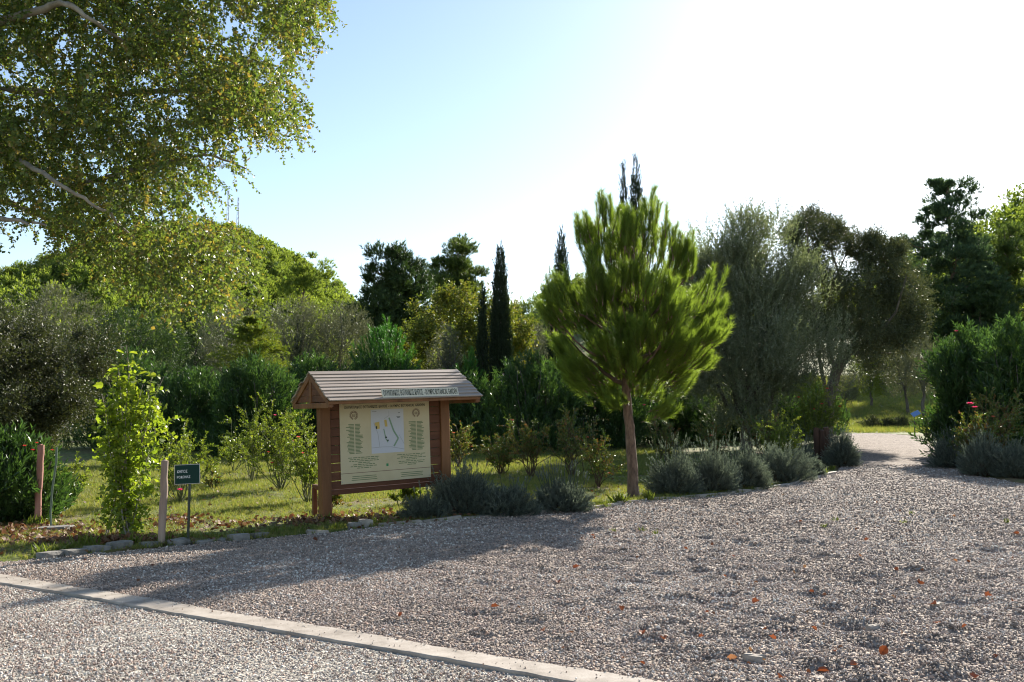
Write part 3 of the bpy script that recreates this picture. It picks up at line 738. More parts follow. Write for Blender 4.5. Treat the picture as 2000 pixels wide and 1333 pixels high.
def btree(name, label, px, Y, rows, mat, n, leafL, leafW, **k):
    b_ = PB(px, Y); return broad_tree(name, label, b_, prof_px(Y, b_[2], rows), mat, n, leafL, leafW, **k)
G1 = 'grey olives behind the hedge'
btree('olive_tree', 'grey olive behind the hedge right of the fir', 580, 46, [(780, 40), (700, 66), (650, 68), (610, 50), (583, 14)], M_OLIVE2, 1700, .13, .035, group=G1, seed=2, nlimb=6, Ln=(.4, .8), ang=.6)
btree('olive_tree', 'grey olive behind the hedge left of the small bright pine', 665, 48, [(780, 40), (700, 70), (650, 66), (620, 48), (592, 14)], M_OLIVE2, 1700, .13, .035, group=G1, seed=3, nlimb=6, Ln=(.4, .8), ang=.6)
btree('olive_tree', 'grey olive partly hidden by the hanging leafy branches', 452, 50, [(780, 40), (700, 66), (650, 60), (600, 34), (580, 8)], M_OLIVE2, 1400, .13, .035, group=G1, seed=4, nlimb=6, Ln=(.4, .8), ang=.6)
btree('olive_tree', 'grey olive between the lone cypress and the stone pine', 1048, 52, [(780, 30), (720, 52), (670, 50), (640, 24), (628, 8)], M_OLIVE2, 1300, .13, .035, group=G1, seed=5, nlimb=6, Ln=(.4, .8), ang=.6)
btree('olive_tree', 'tall grey-green tree on the far left behind the oak', 95, 62, [(760, 80), (680, 110), (620, 100), (580, 60), (555, 16)], M_OLIVE2, 2300, .16, .045, group=G1, seed=6, nlimb=6, Ln=(.5, 1.0), ang=.6)
btree('evergreen_tree', 'dark tree in the gap under the hanging branches left of the fir', 250, 56, [(780, 60), (700, 90), (650, 86), (615, 40), (600, 10)], M_DPINE, 2000, .18, .06, group=None, seed=7, nlimb=6, Ln=(.4, .8))
btree('evergreen_tree', 'dark rounded tree at the foot of the wooded hill', 375, 70, [(760, 40), (680, 70), (620, 66), (570, 40), (550, 10)], M_DPINE, 1800, .2, .07, seed=8, nlimb=5, Ln=(.4, .8))
btree('deciduous_tree', 'yellow-green autumn tree behind the cypresses', 905, 46, [(790, 70), (700, 118), (650, 122), (610, 96), (580, 50), (566, 12)], M_YELLOW, 3600, .16, .10, seed=9, nlimb=8, Ln=(.35, .8), clumps=110, crad=.65, ang=.9)
btree('grey_shrub', 'pale twiggy shrub in front of the yellow-green tree', 872, 38, [(740, 30), (700, 32), (660, 22), (630, 6)], M_OLIVE2, 500, .09, .03, seed=10, nlimb=4, Ln=(.3, .6), cat='shrub')
# layered green conifer
def fir(label, px, Y, ytop, hwpx, tiers=11):
    b_ = PB(px, Y); t, b0 = trunk_thing('fir_tree', label, 'fir tree', b_)
    h = at(px, ytop, Y)[2] - b0[2]; w = hwpx / FPX * Y; Ps, Ds, Ls = [], [], []
    for k in range(tiers):
        f = k / (tiers - 1); z = h * (.2 + .76 * f); r = w * (1 - f ** 2.4) ** .8 * (.75 + .35 * rng.random()) + .15
        for j in range(14):
            a = rng.random() * 6.28; o_ = np.array([math.cos(a), math.sin(a), .12]); L_ = r * rng.uniform(.75, 1.2)
            for q in np.linspace(.25, 1, 9):
                for sgn in (-1, 1):
                    sd_ = np.array([-o_[1], o_[0], 0]) * sgn
                    Ps.append(np.array([0, 0, z + rng.normal(0, .1)]) + o_ * L_ * q); Ds.append(o_ * .7 + sd_ * .8 + [0, 0, .25]); Ls.append(.34 * (1.15 - q * .5))
    Ps, Ds, Ls = np.array(Ps), nrm(np.array(Ds)), np.array(Ls)
    link('crown', leaf_mesh('crown', strand_leaves(Ps, Ds, Ls, 12, .11, .035, .8, .1, tn=(.4, .25)), M_FIR), t)
    link('trunk', tubes_mesh('trunk', [(wob((0, 0, -.1), (0, 0, h * .95), 6, .005), np.linspace(.16, .03, 6))], M_BARKO, 7), t)
fir('layered yellow-green conifer behind the hedge under the hanging branches', 488, 40, 622, 92)

# upright-shooted young pines and the stone pine share one builder
def shoot_pine(label, base, prof, mat, ns, M, shL, nl, nw, trunk, trunk_r, seed, group=None, nlimb=12, upb=1.0, cat='pine tree', name='pine_tree', power=.42, lump=.2, clus=0):
    t, b0 = trunk_thing(name, label, cat, base, group)
    if clus:
        C, co_, fr, fz = env_points(clus, (trunk[-1][0] * .3, 0, 0), prof, power, lump, seed)
        zlo = prof[0][0]; span = prof[-1][0] - zlo
        ok = ~((C[:, 2] < zlo + .16 * span) & (np.hypot(C[:, 0], C[:, 1]) < .75)); C, co_, fr, fz = C[ok], co_[ok], fr[ok], fz[ok]
        ii = rng.integers(0, len(C), ns); off = rand_dirs(ns) * (rng.random((ns, 1)) ** .6) * np.array([.29, .29, .24])
        P = C[ii] + off; out = nrm(co_[ii] + off * 1.2 * np.array([1, 1, 0])); fr = fr[ii]; fz = fz[ii] + off[:, 2] * .3
    else:
        P, out, fr, fz = env_points(ns, (trunk[-1][0] * .3, 0, 0), prof, power, lump, seed)
    e = np.clip(fz * 1.15, 0, 1)[:, None]
    D = nrm(out * (1.5 - 1.3 * e) * fr[:, None] + np.array([0, 0, 1.0]) * (upb * (.12 + 1.2 * e)) + rng.normal(0, .17, (ns, 3)))
    dr = -.5 * (1 - e) ** .7
    L_ = rng.uniform(shL[0], shL[1], ns) * (.75 + .45 * e[:, 0])
    S = P - D * L_[:, None]; S[:, 2] += dr[:, 0] * L_ * .7
    lv = strand_leaves(S, D, L_, M, nl, nw, .62, dr, tn=(.35, .2), t0=.12, jit=.25)
    link('crown', leaf_mesh('crown', lv, mat, True), t)
    V, F = twigs(S, D, L_, .011, dr, 3); link('shoots', mk_mesh('shoots', V, F, None, [M_BARKP]), t)
    tr = np.array(trunk, float); k = len(tr)
    tt = np.linspace(0, 1, 24); trs = np.stack([np.interp(tt, np.linspace(0, 1, k), tr[:, c]) for c in range(3)], 1); trs[1:-1, :2] += rng.normal(0, .006, (22, 2))
    link('trunk', tubes_mesh('trunk', [(trs, trunk_r * np.interp(tt, [0, .05, .35, 1], [1.3, 1.05, .85, .2]))], M_BARKP, 10), t)
    for q in range(nlimb):
        f = .36 + .5 * q / nlimb; s0 = np.array([np.interp(f, tt, trs[:, c]) for c in range(3)])
        j = rng.integers(0, ns); a = q * 2.4 + .3; rr = np.interp(s0[2] + .7, [p[0] for p in prof], [p[1] for p in prof]) * .8
        e_ = s0 + np.array([math.cos(a) * rr, math.sin(a) * rr, .6 + .5 * rng.random()])
        P_ = wob(s0, e_, 7, .025, -.06)
        link('branch', tubes_mesh('branch', [(P_, np.linspace(trunk_r * (.5 - .25 * q / nlimb), .012, 7))], M_BARKP, 6), t)
    return t
bp_ = PB(748, 37); shoot_pine('small bright green pine behind the kiosk roof', bp_, prof_px(37, bp_[2], [(780, 56), (720, 64), (685, 62), (650, 42), (622, 18), (612, 4)]), M_YPINE, 260, 70, (.35, .6), .17, .022, [(0, 0, 0), (0, 0, 3.6)], .07, 31, power=.35)
bp_ = PB(783, 36); shoot_pine('low bright pine seedling just above the kiosk ridge', bp_, prof_px(36, bp_[2], [(790, 20), (730, 26), (700, 20), (684, 4)]), M_YPINE, 60, 60, (.3, .5), .16, .022, [(0, 0, 0), (0, 0, 2.0)], .04, 32, nlimb=5)
bp_ = PB(915, 36); shoot_pine('young pine below the short cypress behind the hedge', bp_, prof_px(36, bp_[2], [(780, 20), (720, 24), (690, 16), (672, 3)]), M_YPINE, 50, 60, (.3, .5), .16, .022, [(0, 0, 0), (0, 0, 2.0)], .04, 33, nlimb=5)

# the stone pine
b0 = gp(1238, 974); Yp = b0[1]
pr = prof_px(Yp, b0[2], [(797, 74), (772, 120), (730, 150), (670, 164), (605, 170), (550, 162), (500, 142), (455, 120), (415, 98), (384, 68)])
kx = Yp / FPX
shoot_pine('young stone pine with upright bright green shoots at the gravel edge', b0, pr, M_PINE, 1500, 215, (.32, .58), .15, .0075,
           [(0, 0, -.05), (-5 * kx, 0, 110 * kx), (-12 * kx, 0, 200 * kx), (-14 * kx, 0, 260 * kx), (-4 * kx, 0, 330 * kx), (4 * kx, 0, 440 * kx), (6 * kx, 0, 560 * kx)], .105, 41, nlimb=17, name='stone_pine', lump=.13, clus=175, power=.34)

# right-hand olive, dusky tree
bo = PB(1455, 35); pr = prof_px(35, bo[2], [(815, 84), (760, 128), (690, 150), (620, 148), (560, 136), (500, 120), (455, 90), (428, 26)])
broad_tree('olive_tree', 'large silvery olive tree right of the stone pine', bo, pr, M_OLIVE, 12500, .115, .036, M=12, trunk_h=1.7, trunk_r=.2, bark=M_BARKO, D_up=1.1, Ln=(.4, .9), ang=.6,
           lump=.26, seed=51, nlimb=12, power=.5, clumps=150, crad=.95, ax=(1, .9))
bs = PB(1612, 41); t, b0 = trunk_thing('dusky_tree', 'sparse dark tree with leaning trunk beside the path', 'tree', bs)
kx = 41 / FPX
def q3(px, py, dy=0): p = at(px, py, 41 + dy); return p - b0
lim = [([(1612, 850), (1618, 790), (1632, 730), (1655, 690)], .24, .16, 0)]
tr = np.array([q3(*p) for p in lim[0][0]]); link('trunk', tubes_mesh('trunk', [(tr, np.array([.33, .27, .23, .18]))], M_BARKO, 9), t)
brs = [[(1618, 790), (1600, 700), (1590, 600), (1580, 500), (1575, 440)], [(1632, 730), (1650, 640), (1640, 540), (1610, 450)], [(1655, 690), (1690, 630), (1700, 560), (1690, 500)],
       [(1655, 690), (1710, 660), (1750, 610), (1770, 540)], [(1632, 730), (1610, 640), (1625, 560), (1660, 480)], [(1655, 690), (1700, 690), (1740, 690)]]
tips = []
for k, bpx in enumerate(brs):
    dd = rng.normal(0, 1.1); P_ = np.array([q3(p[0], p[1], dd * i / (len(bpx) - 1)) for i, p in enumerate(bpx)])
    link('branch', tubes_mesh('branch', [(P_, np.linspace(.1, .025, len(P_)))], M_BARKO, 6), t); tips.append(P_)
cen = []
for (x_, y_, r_) in [(1575, 450, 26), (1560, 500, 24), (1600, 440, 22), (1612, 470, 24), (1590, 520, 30), (1560, 570, 26), (1625, 540, 34), (1660, 490, 22), (1690, 500, 24), (1655, 560, 36), (1600, 600, 32),
                     (1690, 560, 42), (1735, 520, 30), (1720, 490, 18), (1740, 570, 40), (1760, 540, 26), (1770, 590, 34), (1700, 620, 46), (1750, 640, 40), (1650, 640, 34), (1790, 620, 22), (1720, 680, 36), (1680, 680, 26), (1610, 660, 28), (1780, 660, 24),
                     (1700, 600, 60), (1740, 650, 50), (1690, 690, 44), (1660, 600, 44), (1740, 600, 46), (1545, 470, 14), (1632, 455, 12), (1700, 475, 10), (1750, 495, 12), (1560, 620, 24), (1570, 660, 22)]:
    for _ in range(4):
        p = q3(x_ + rng.normal(0, r_ * .5), y_ + rng.normal(0, r_ * .5), rng.normal(0, 1.2)); cen.append((p, r_ * .7 * kx))
n = 10000; i = rng.integers(0, len(cen), n); C = np.array([c[0] for c in cen])[i]; rr = np.array([c[1] for c in cen])[i]
u = rand_dirs(n); P_ = C + u * (rr * rng.random(n) ** .5)[:, None]; D_ = nrm(u * .7 + [0, 0, .5] + rng.normal(0, .3, (n, 3)))
link('crown', leaf_mesh('crown', strand_leaves(P_, D_, rng.uniform(.3, .65, n), 10, .12, .043, .8, .1), M_SPARSE), t)

# small trees on the far lawn
GS = 'small trees on the far lawn'
btree('olive_tree', 'young yellow-green olive with thin trunk in the middle of the far lawn', 1704, 72, [(775, 24), (740, 40), (715, 40), (690, 26), (678, 6)], M_FIR, 900, .14, .05, group=GS, seed=61, trunk_r=.09, nlimb=5, Ln=(.3, .6))
btree('olive_tree', 'grey young olive left on the far lawn', 1652, 68, [(790, 20), (765, 34), (740, 34), (720, 12)], M_OLIVE2, 700, .12, .04, group=GS, seed=62, trunk_r=.08, nlimb=5, Ln=(.3, .6))
btree('olive_tree', 'grey olive with pale trunk right of the far lawn', 1775, 67, [(775, 26), (730, 44), (690, 42), (660, 14)], M_OLIVE2, 1000, .12, .04, group=GS, seed=63, trunk_r=.1, nlimb=5, Ln=(.3, .6), lean=(-.4, 0))
btree('olive_tree', 'grey olive next to the blue sign with its trunk in the sun', 1806, 65, [(770, 26), (730, 44), (690, 40), (650, 14)], M_OLIVE2, 1000, .12, .04, group=GS, seed=64, trunk_r=.11, nlimb=5, Ln=(.3, .6))
for (px, Y, w_, h_, lab) in ((1700, 57, .9, .8, 'small round bush at the left of the path end'), (1733, 57, .7, .6, 'low grey bush in the middle of the path end'), (1760, 57, .8, .7, 'low green bush at the path end left of the blue sign'), (1815, 56, 1.0, .8, 'low bush at the path end right of the blue sign')):
    b_ = PB(px, Y); broad_tree('low_bush', lab, b_, [(.02, .4 * w_), (.3 * h_, .6 * w_), (.8 * h_, .4 * w_), (h_, .1)], M_OAK, 300, .07, .03, trunk_h=.3, trunk_r=.03, nlimb=2, Ln=(.15, .3), cat='bush', group='low bushes across the path end')

# ------------------------------------------------------------------ hedge
for k, (px, Y, wpx, ytop, lab, n) in enumerate([
        (235, 36, 200, 688, 'oleander at the left end of the hedge behind the poplar sapling', 1700),
        (380, 34, 170, 726, 'dark oleander of the hedge behind the green sign', 1700),
        (490, 31, 120, 704, 'lighter oleander standing forward of the hedge left of the kiosk', 1900),
        (610, 35, 170, 700, 'oleander of the hedge just left of the kiosk roof', 1900),
        (740, 36, 170, 694, 'oleander of the hedge behind the kiosk roof', 1800),
        (890, 35, 170, 730, 'dark oleander of the hedge right of the kiosk roof', 1900),
        (1040, 34, 150, 694, 'oleander of the hedge between kiosk and stone pine', 1900),
        (1170, 36, 170, 712, 'oleander of the hedge behind the stone pine trunk', 1700),
        (1400, 42, 150, 730, 'dark oleander of the hedge behind the silvery olive trunk', 1500),
        (1490, 43, 150, 736, 'dark oleander of the hedge under the right side of the silvery olive', 1500),
        (1575, 46, 110, 742, 'last dark oleander at the right end of the hedge beside the leaning trunk', 1300),
        (1300, 39, 170, 716, 'oleander of the hedge between stone pine and silvery olive', 1600)]):
    b_ = PB(px, Y); h_ = at(px, ytop, Y)[2] - b_[2]
    oleander(b_, wpx / FPX * Y * 1.12, h_, 3.0, lab, n=n, leafL=.17, seed=70 + k, M=13)
# right oleanders
b_ = PB(1893, 31); h_ = at(1893, 648, 31)[2] - b_[2]
oleander(b_, 2.2, h_, 2.4, 'tall glossy oleander on the right of the path', n=2000, leafL=.19, seed=81, group='oleanders right of the path', M=13, flowers=[(at(1868, 648, 30.6), M_PETAL, .07)])
b_ = PB(1985, 29); h_ = at(1985, 636, 29)[2] - b_[2]
oleander(b_, 2.2, h_, 2.4, 'tall oleander at the right frame edge', n=1700, leafL=.19, seed=82, group='oleanders right of the path', M=13)
b_ = PB(1930, 34); h_ = at(1930, 655, 34)[2] - b_[2]
oleander(b_, 2.4, h_, 2.4, 'oleander set back between the two tall right oleanders', n=1500, leafL=.19, seed=83, group='oleanders right of the path', M=13)
# left oleander with red flowers
bl = gp(18, 1035); oleander(bl + np.array([-.42, .75, 0]), 1.35, 1.35, 1.3, 'low oleander with red flowers at the left frame edge', n=900, leafL=.13, seed=84, group='oleanders at the left edge', M=13,
    flowers=[(at(48, 872, bl[1] + .1), M_PETALR, .035), (at(72, 866, bl[1] + .2), M_PETALR, .028), (at(64, 880, bl[1]), M_PETALR, .035), (at(102, 880, bl[1] + .3), M_PETALR, .03)])
# evergreen oak on the left
bk = PB(-20, 19); pr = prof_px(19, bk[2], [(862, 120), (800, 190), (740, 215), (690, 210), (650, 170), (625, 90), (610, 20)])
broad_tree('evergreen_oak', 'dense evergreen oak with small glossy leaves at the left edge', bk, pr, M_OAK, 8500, .06, .032, M=13, trunk_h=1.0, trunk_r=.16, Ln=(.25, .6), ang=.9, D_up=.4,
           seed=91, nlimb=9, clumps=150, crad=.42, outw=.8, ax=(1, .8))

# ------------------------------------------------------------------ hanging birch (upper left)
Yb = 11.0; bb = np.array([-8.2, 11.5, 0.0])
t = thing('birch_tree', 'big leafy tree whose hanging branches fill the upper left corner', 'tree', bb)
tr = np.array([(0, 0, -.1), (.05, 0, 2.2), (.2, 0, 4.5), (.3, .1, 7.5), (.3, .1, 10.5)])
link('trunk', tubes_mesh('trunk', [(tr, np.array([.26, .22, .19, .13, .05]))], M_BARKW, 10), t)
def bq(px, py, Y): return at(px, py, Y) - bb
for P_, r0, r1 in [([(.15, 0, 4.4), bq(-60, 60, 11.2), bq(60, 25, 9.7), bq(130, 4, 9.5), bq(185, 45, 9.6), bq(260, 95, 10.2)], .065, .012), ([bq(80, 20, 11), bq(200, -30, 11), bq(380, -60, 11.2), bq(560, -40, 11.3)], .07, .02),
                   ([(.1, 0, 3.0), bq(-60, 270, 11.3), bq(60, 325, 9.8), bq(130, 365, 9.5), bq(200, 410, 9.7), bq(280, 480, 10.4)], .042, .008), ([bq(130, 365, 10.9), bq(270, 330, 11), bq(400, 300, 11.2), bq(480, 330, 11.3)], .035, .01),
                   ([(.15, 0, 3.9), bq(-40, 170, 12), bq(150, 190, 12), bq(330, 180, 12), bq(480, 170, 12), bq(590, 200, 12)], .07, .012), ([(.1, 0, 2.7), bq(-60, 360, 12), bq(120, 440, 12), bq(290, 500, 12), bq(420, 540, 12)], .06, .012),
                   ([(.1, 0, 2.5), bq(-60, 420, 10.5), bq(20, 428, 9.6), bq(90, 440, 9.6)], .05, .012)]:
    P_ = np.array(P_); k = len(P_); tt = np.linspace(0, k - 1, 4 * k); Q = np.stack([np.interp(tt, np.arange(k), P_[:, c]) for c in range(3)], 1)
    Q[1:-1] += rng.normal(0, .012, (len(Q) - 2, 3)); link('branch', tubes_mesh('branch', [(Q, np.linspace(r0, r1, len(Q)))], M_BARKW, 7), t)
POLY = [(-260, -260), (640, -260), (632, -30), (618, 10), (600, 60), (572, 100), (556, 130), (575, 175), (600, 205), (570, 235), (510, 250), (495, 275), (472, 310), (445, 335), (415, 345), (380, 350), (345, 375), (385, 425), (440, 432), (480, 455),
        (490, 510), (470, 540), (440, 560), (425, 610), (385, 585), (335, 600), (305, 590), (285, 530), (250, 500), (205, 545), (165, 500), (120, 480), (70, 440), (20, 430), (-260, 440)]
pts = []
while len(pts) < 7600:
    x_ = rng.uniform(-260, 650, 4000); y_ = rng.uniform(-260, 640, 4000); k = pip(x_, y_, POLY)
    g = np.sin(x_ / 47 + 1.3) * np.sin(y_ / 39 + .4) + .8 * np.sin(x_ / 21 + y_ / 60) * np.sin(y_ / 26 - x_ / 70 + 2) + .5 * np.sin(x_ / 90 - y_ / 50)
    k &= rng.random(4000) < np.clip(.62 + .42 * g, .04, 1)
    pts += list(zip(x_[k], y_[k]))
pts = pts[:7600]
S = np.array([bq(x_, y_, rng.uniform(9.6, 13.2)) for x_, y_ in pts]); n = len(S)
D_ = nrm(np.stack([rng.normal(.25, .5, n), rng.normal(-.1, .5, n), rng.normal(-.35, .35, n)], 1)); Ln_ = rng.uniform(.2, .55, n)
lv = strand_leaves(S, D_, Ln_, 25, .044, .038, 1.15, .35, up=-.35, jit=.45, tn=(.3, .35), rollnoise=1.0)
wpos = lv['P'] + bb; pxx = 1000 + FPX * wpos[:, 0] / wpos[:, 1]; pyy = 820 - FPX * (wpos[:, 2] - 1.6) / wpos[:, 1]
big = lv['L'] / wpos[:, 1] * ((pxx > 20) & (pxx < 640) & (pyy > 15) & (pyy < 640))
top = np.argsort(-big)[:300]; msk = np.zeros(len(big), bool); msk[top] = True
o = link('foliage', leaf_mesh('foliage', sub_leaves(lv, ~msk), M_BIRCH, fold=.08, mid=.5), t); o['kind'] = 'stuff'
V, F = twigs(S, D_, Ln_, .0035, .35, 3); link('twigs', mk_mesh('twigs', V, F, None, [M_TWIG]), t)
def leaf_parts(lv, idx, me, parent, name='leaf'):
    for i in idx:
        d, n_, p = lv['d'][i], lv['n'][i], lv['P'][i]; s_ = np.cross(d, n_)
        M_ = Matrix(((s_[0] * lv['W'][i], d[0] * lv['L'][i], n_[0] * lv['L'][i], p[0]), (s_[1] * lv['W'][i], d[1] * lv['L'][i], n_[1] * lv['L'][i], p[1]),
                     (s_[2] * lv['W'][i], d[2] * lv['L'][i], n_[2] * lv['L'][i], p[2]), (0, 0, 0, 1)))
        o = link(name, me[i % len(me)], parent); o.matrix_basis = M_
def leaf_proto(kind, tint, mat):
    if kind == 'round': o_ = [(0, 0), (.3, .12), (.5, .38), (.36, .72), (0, 1), (-.36, .72), (-.5, .38), (-.3, .12)]
    else: o_ = [(0, 0), (.25, .02), (.5, .22), (.4, .42), (.48, .62), (.2, .7), (0, 1), (-.2, .7), (-.48, .62), (-.4, .42), (-.5, .22), (-.25, .02)]
    V = [(0, .45, -.04)] + [(x_, y_, .10 * abs(x_) * 2 * (.6 + .8 * y_) - .03 * y_) for x_, y_ in o_]; k = len(o_)
    return mk_mesh('leaf', V, [(0, 1 + i, 1 + (i + 1) % k) for i in range(k)], np.full(k, tint), [mat])
lp = [leaf_proto('round', q, M_BIRCH) for q in (.2, .4, .55, .75, 1.0)]
leaf_parts(lv, top, lp, t)

# ------------------------------------------------------------------ poplar sapling
b0 = gp(248, 1050); Ys = b0[1]
t = thing('poplar_sapling', 'bright green many-stemmed sapling with large lobed leaves beside the wooden post', 'sapling', b0)
stems = []; tops = [(246, 676), (212, 745), (230, 718), (300, 726), (318, 738), (206, 790), (280, 750), (258, 705), (314, 785), (198, 770), (224, 800), (290, 790)]
for k, (x_, y_) in enumerate(tops):
    e = at(x_, y_, Ys + rng.normal(0, .18)) - b0; P_ = wob((rng.normal(0, .1), rng.normal(0, .1), -.03), e, 8, .012)
    P_[:, 0] = P_[:, 0] + (e[0] * .0); stems.append(P_); link('stem', tubes_mesh('stem', [(P_, np.linspace(.012, .004, 8))], M_BARKW, 5), t)
lvs = []
for P_ in stems:
    cnt = 25; f = np.sort(.28 + .72 * rng.random(cnt) ** .8); S = np.stack([np.interp(f, np.linspace(0, 1, 8), P_[:, c]) for c in range(3)], 1)
    a = rng.random(cnt) * 6.28; D_ = nrm(np.stack([np.cos(a), np.sin(a), rng.normal(.25, .3, cnt)], 1)); pet = rng.uniform(.03, .11, cnt)
    lvs.append(strand_leaves(S + D_ * pet[:, None], D_, np.full(cnt, .01), 1, .108, .098, .3, up=-.45, jit=.35, tn=(.3, .3), rollnoise=.7))
lv = cat_leaves(*lvs); lp = [leaf_proto('lobed', q, M_SAPL) for q in (.1, .35, .5, .7, .95)]
leaf_parts(lv, range(len(lv['L'])), lp, t)
S = np.array([stems[rng.integers(0, 12)][rng.integers(1, 7)] for _ in range(420)]) + rng.normal(0, .10, (420, 3)); S[:, 2] = np.abs(S[:, 2])
o = link('foliage', leaf_mesh('foliage', strand_leaves(S, rand_dirs(420), np.full(420, .2), 7, .07, .055, .9, .2), M_SAPL), t); o['kind'] = 'stuff'

# ------------------------------------------------------------------ roses
P_, O_, R_ = M_PETAL, M_PETALO, M_PETALR
rose_bush(352, 985, 840, .8, 'airy yellow-green rose bush behind the green sign', True, 60, [(352, 958, P_, .045)])
rose_bush(492, 945, 785, .55, 'tallest rose with a bright shoot left of the kiosk', True, 60, [(537, 812, P_, .035), (524, 884, R_, .03)])
rose_bush(548, 960, 800, 1.1, 'broad bright rose bush beside the left kiosk post', True, 120, [(583, 855, O_, .04), (590, 887, P_, .05), (531, 905, R_, .03), (575, 862, O_, .03)])
rose_bush(600, 985, 830, .7, 'low rose bush against the left kiosk post', True, 70, [])
rose_bush(390, 940, 870, .8, 'thin rose bush on the lawn between sign and tall rose', True, 36, [])
rose_bush(455, 925, 855, .7, 'twiggy rose bush behind the tallest rose', True, 34, [])
rose_bush(415, 960, 925, .4, 'small bare rose stump on the lawn right of the green sign', False, 12, [])
rose_bush(140, 985, 900, .55, 'small sprawling rose between left post and sapling', True, 36, [])
rose_bush(785, 990, 945, .5, 'small yellowing rose under the notice board', True, 40, [])
rose_bush(648, 1000, 955, .4, 'low rose tucked between the left kiosk post and its brace', False, 26, [])
rose_bush(893, 920, 828, .6, 'rose with reddish young leaves right beside the right kiosk post', False, 60, [(886, 846, O_, .03), (922, 873, O_, .03)])
rose_bush(978, 930, 848, .9, 'rounded rose with one pink bloom above it', False, 85, [(1000, 822, P_, .05)])
rose_bush(1036, 935, 818, .8, 'dark upright rose with bare canes below', False, 70, [])
rose_bush(1118, 935, 800, .8, 'tall dark rose left of the stone pine trunk', False, 80, [(1148, 855, O_, .03)])
rose_bush(1168, 955, 860, .8, 'arching rose leaning towards the stone pine trunk', False, 60, [(1190, 925, O_, .025)])
rose_bush(1300, 925, 820, .8, 'shaded rose with a pink bloom right of the stone pine trunk', False, 60, [(1258, 792, P_, .04)])
rose_bush(1395, 915, 825, .9, 'shaded rose behind the lavender row', False, 70, [(1390, 852, R_, .05), (1415, 850, R_, .04)])
rose_bush(1500, 905, 805, 1.0, 'shaded glossy rose under the silvery olive', False, 90, [], leaf=.05)
rose_bush(1525, 918, 818, .8, 'bright yellow-green rose above the lavender row', True, 90, [])
rose_bush(1590, 890, 748, 1.5, 'tallest glossy rose with red young shoots beside the path', True, 170, [(1605, 790, R_, .05), (1640, 795, R_, .05), (1560, 777, R_, .05), (1590, 800, R_, .04), (1616, 760, R_, .05)], leaf=.06)
rose_bush(1905, 925, 800, .9, 'rose with a double pink bloom on the right of the path', False, 80, [(1895, 790, P_, .075), (1904, 797, P_, .06)], leaf=.055)
rose_bush(1950, 915, 768, 1.1, 'leafy rose at the right edge behind the lavender', False, 110, [(1940, 815, O_, .05)], leaf=.055)
rose_bush(1868, 915, 838, .6, 'low rose with yellowing leaves in front of the right oleander', False, 40, [], leaf=.05)
for (px, py, h_, lab) in ((265, 910, .9, 'thin rose behind the sapling'), (425, 895, .9, 'small upright rose at the foot of the hedge'), (100, 905, .6, 'small green rose on the lawn left of the sapling')):
    rose_bush(px, py, h_, .5, lab, True, 26, [])

# ------------------------------------------------------------------ lavender
GLn = 'grey lavender bushes beside the kiosk'; GRr = 'grey lavender bushes right of the path'; GM = 'grey lavender row right of the stone pine'
for args in [(905, 1012, 150, 98, 'large dark lavender bush at the foot of the right kiosk post', 14, GLn), (985, 1012, 120, 62, 'lavender bush in the middle of the kiosk lavender', 12, GLn),
             (825, 1018, 84, 42, 'small lavender bush under the notice board', 6, GLn), (1098, 1004, 116, 62, 'spiky lavender bush at the right end of the kiosk lavender', 46, GLn),
             (1328, 970, 110, 86, 'first lavender of the row right of the stone pine trunk', 40, GM), (1402, 966, 108, 88, 'second lavender of the row right of the stone pine', 36, GM), (1468, 958, 104, 82, 'lavender under the silvery olive trunk', 36, GM),
             (1538, 946, 112, 86, 'roundest blue-grey lavender in the row', 8, GM), (1592, 932, 44, 34, 'small lavender in front of the timber stump', 6, GM), (1564, 914, 56, 56, 'thin lavender left of the timber stump', 26, GM), (1652, 914, 56, 76, 'lavender right of the timber stump at the path corner', 20, GM),
             (1880, 918, 90, 74, 'left lavender on the right side of the path', 26, GRr), (1945, 934, 110, 88, 'big lavender in the middle of the right side of the path', 14, GRr), (2010, 938, 100, 84, 'lavender cut by the right frame edge', 10, GRr)]:
    lavender(*args)

# ------------------------------------------------------------------ kiosk (notice board under a little roof)
HD, TILT = R(33), R(-2.4)
pb = gp(636, 1016)
K = thing('notice_board', 'wooden notice board under a small pitched plank roof with garden map', 'notice board', (pb[0], pb[1], pb[2]))
K.rotation_euler = Matrix.Rotation(HD, 3, 'Z').to_4x4().to_euler()
K.matrix_world = Matrix.Translation(Vector(pb)) @ Matrix.Rotation(HD, 4, 'Z') @ Matrix.Rotation(TILT, 4, 'Y')
SW = 2.19; PWD = .17
RZ, EZ, HW = 2.36, 1.885, .82       # ridge height, eave height, half depth
U0, U1 = -.24, SW + .30
for u in (0, SW):
    MB().box((u - PWD / 2, -PWD / 2, -.15), (u + PWD / 2, PWD / 2, RZ - .10)).build('post', M_WOOD, K, .008)
MB().box((-.085, .30, -.1), (-.015, .37, .50)).build('brace', M_WOODH, K, .006)
MB().poly([(-.082, .085, .47), (-.082, .085, .55), (-.082, .36, .55), (-.082, .36, .505)], (.06, 0, 0)).build('brace', M_WOODH, K, .004)
z = .47; k = 0
while z < 1.92:
    h_ = .142; MB().box((PWD / 2 + .004, -.045 + rng.normal(0, .003), z), (SW - PWD / 2 - .004, -.015, z + h_ - .006 - abs(rng.normal(0, .003)))).build('plank', M_WOODH, K, .003); z += h_
MB().box((PWD / 2 + .003, -.055, .385), (SW - PWD / 2 - .003, .03, .466)).build('rail', M_WOODH, K, .004)
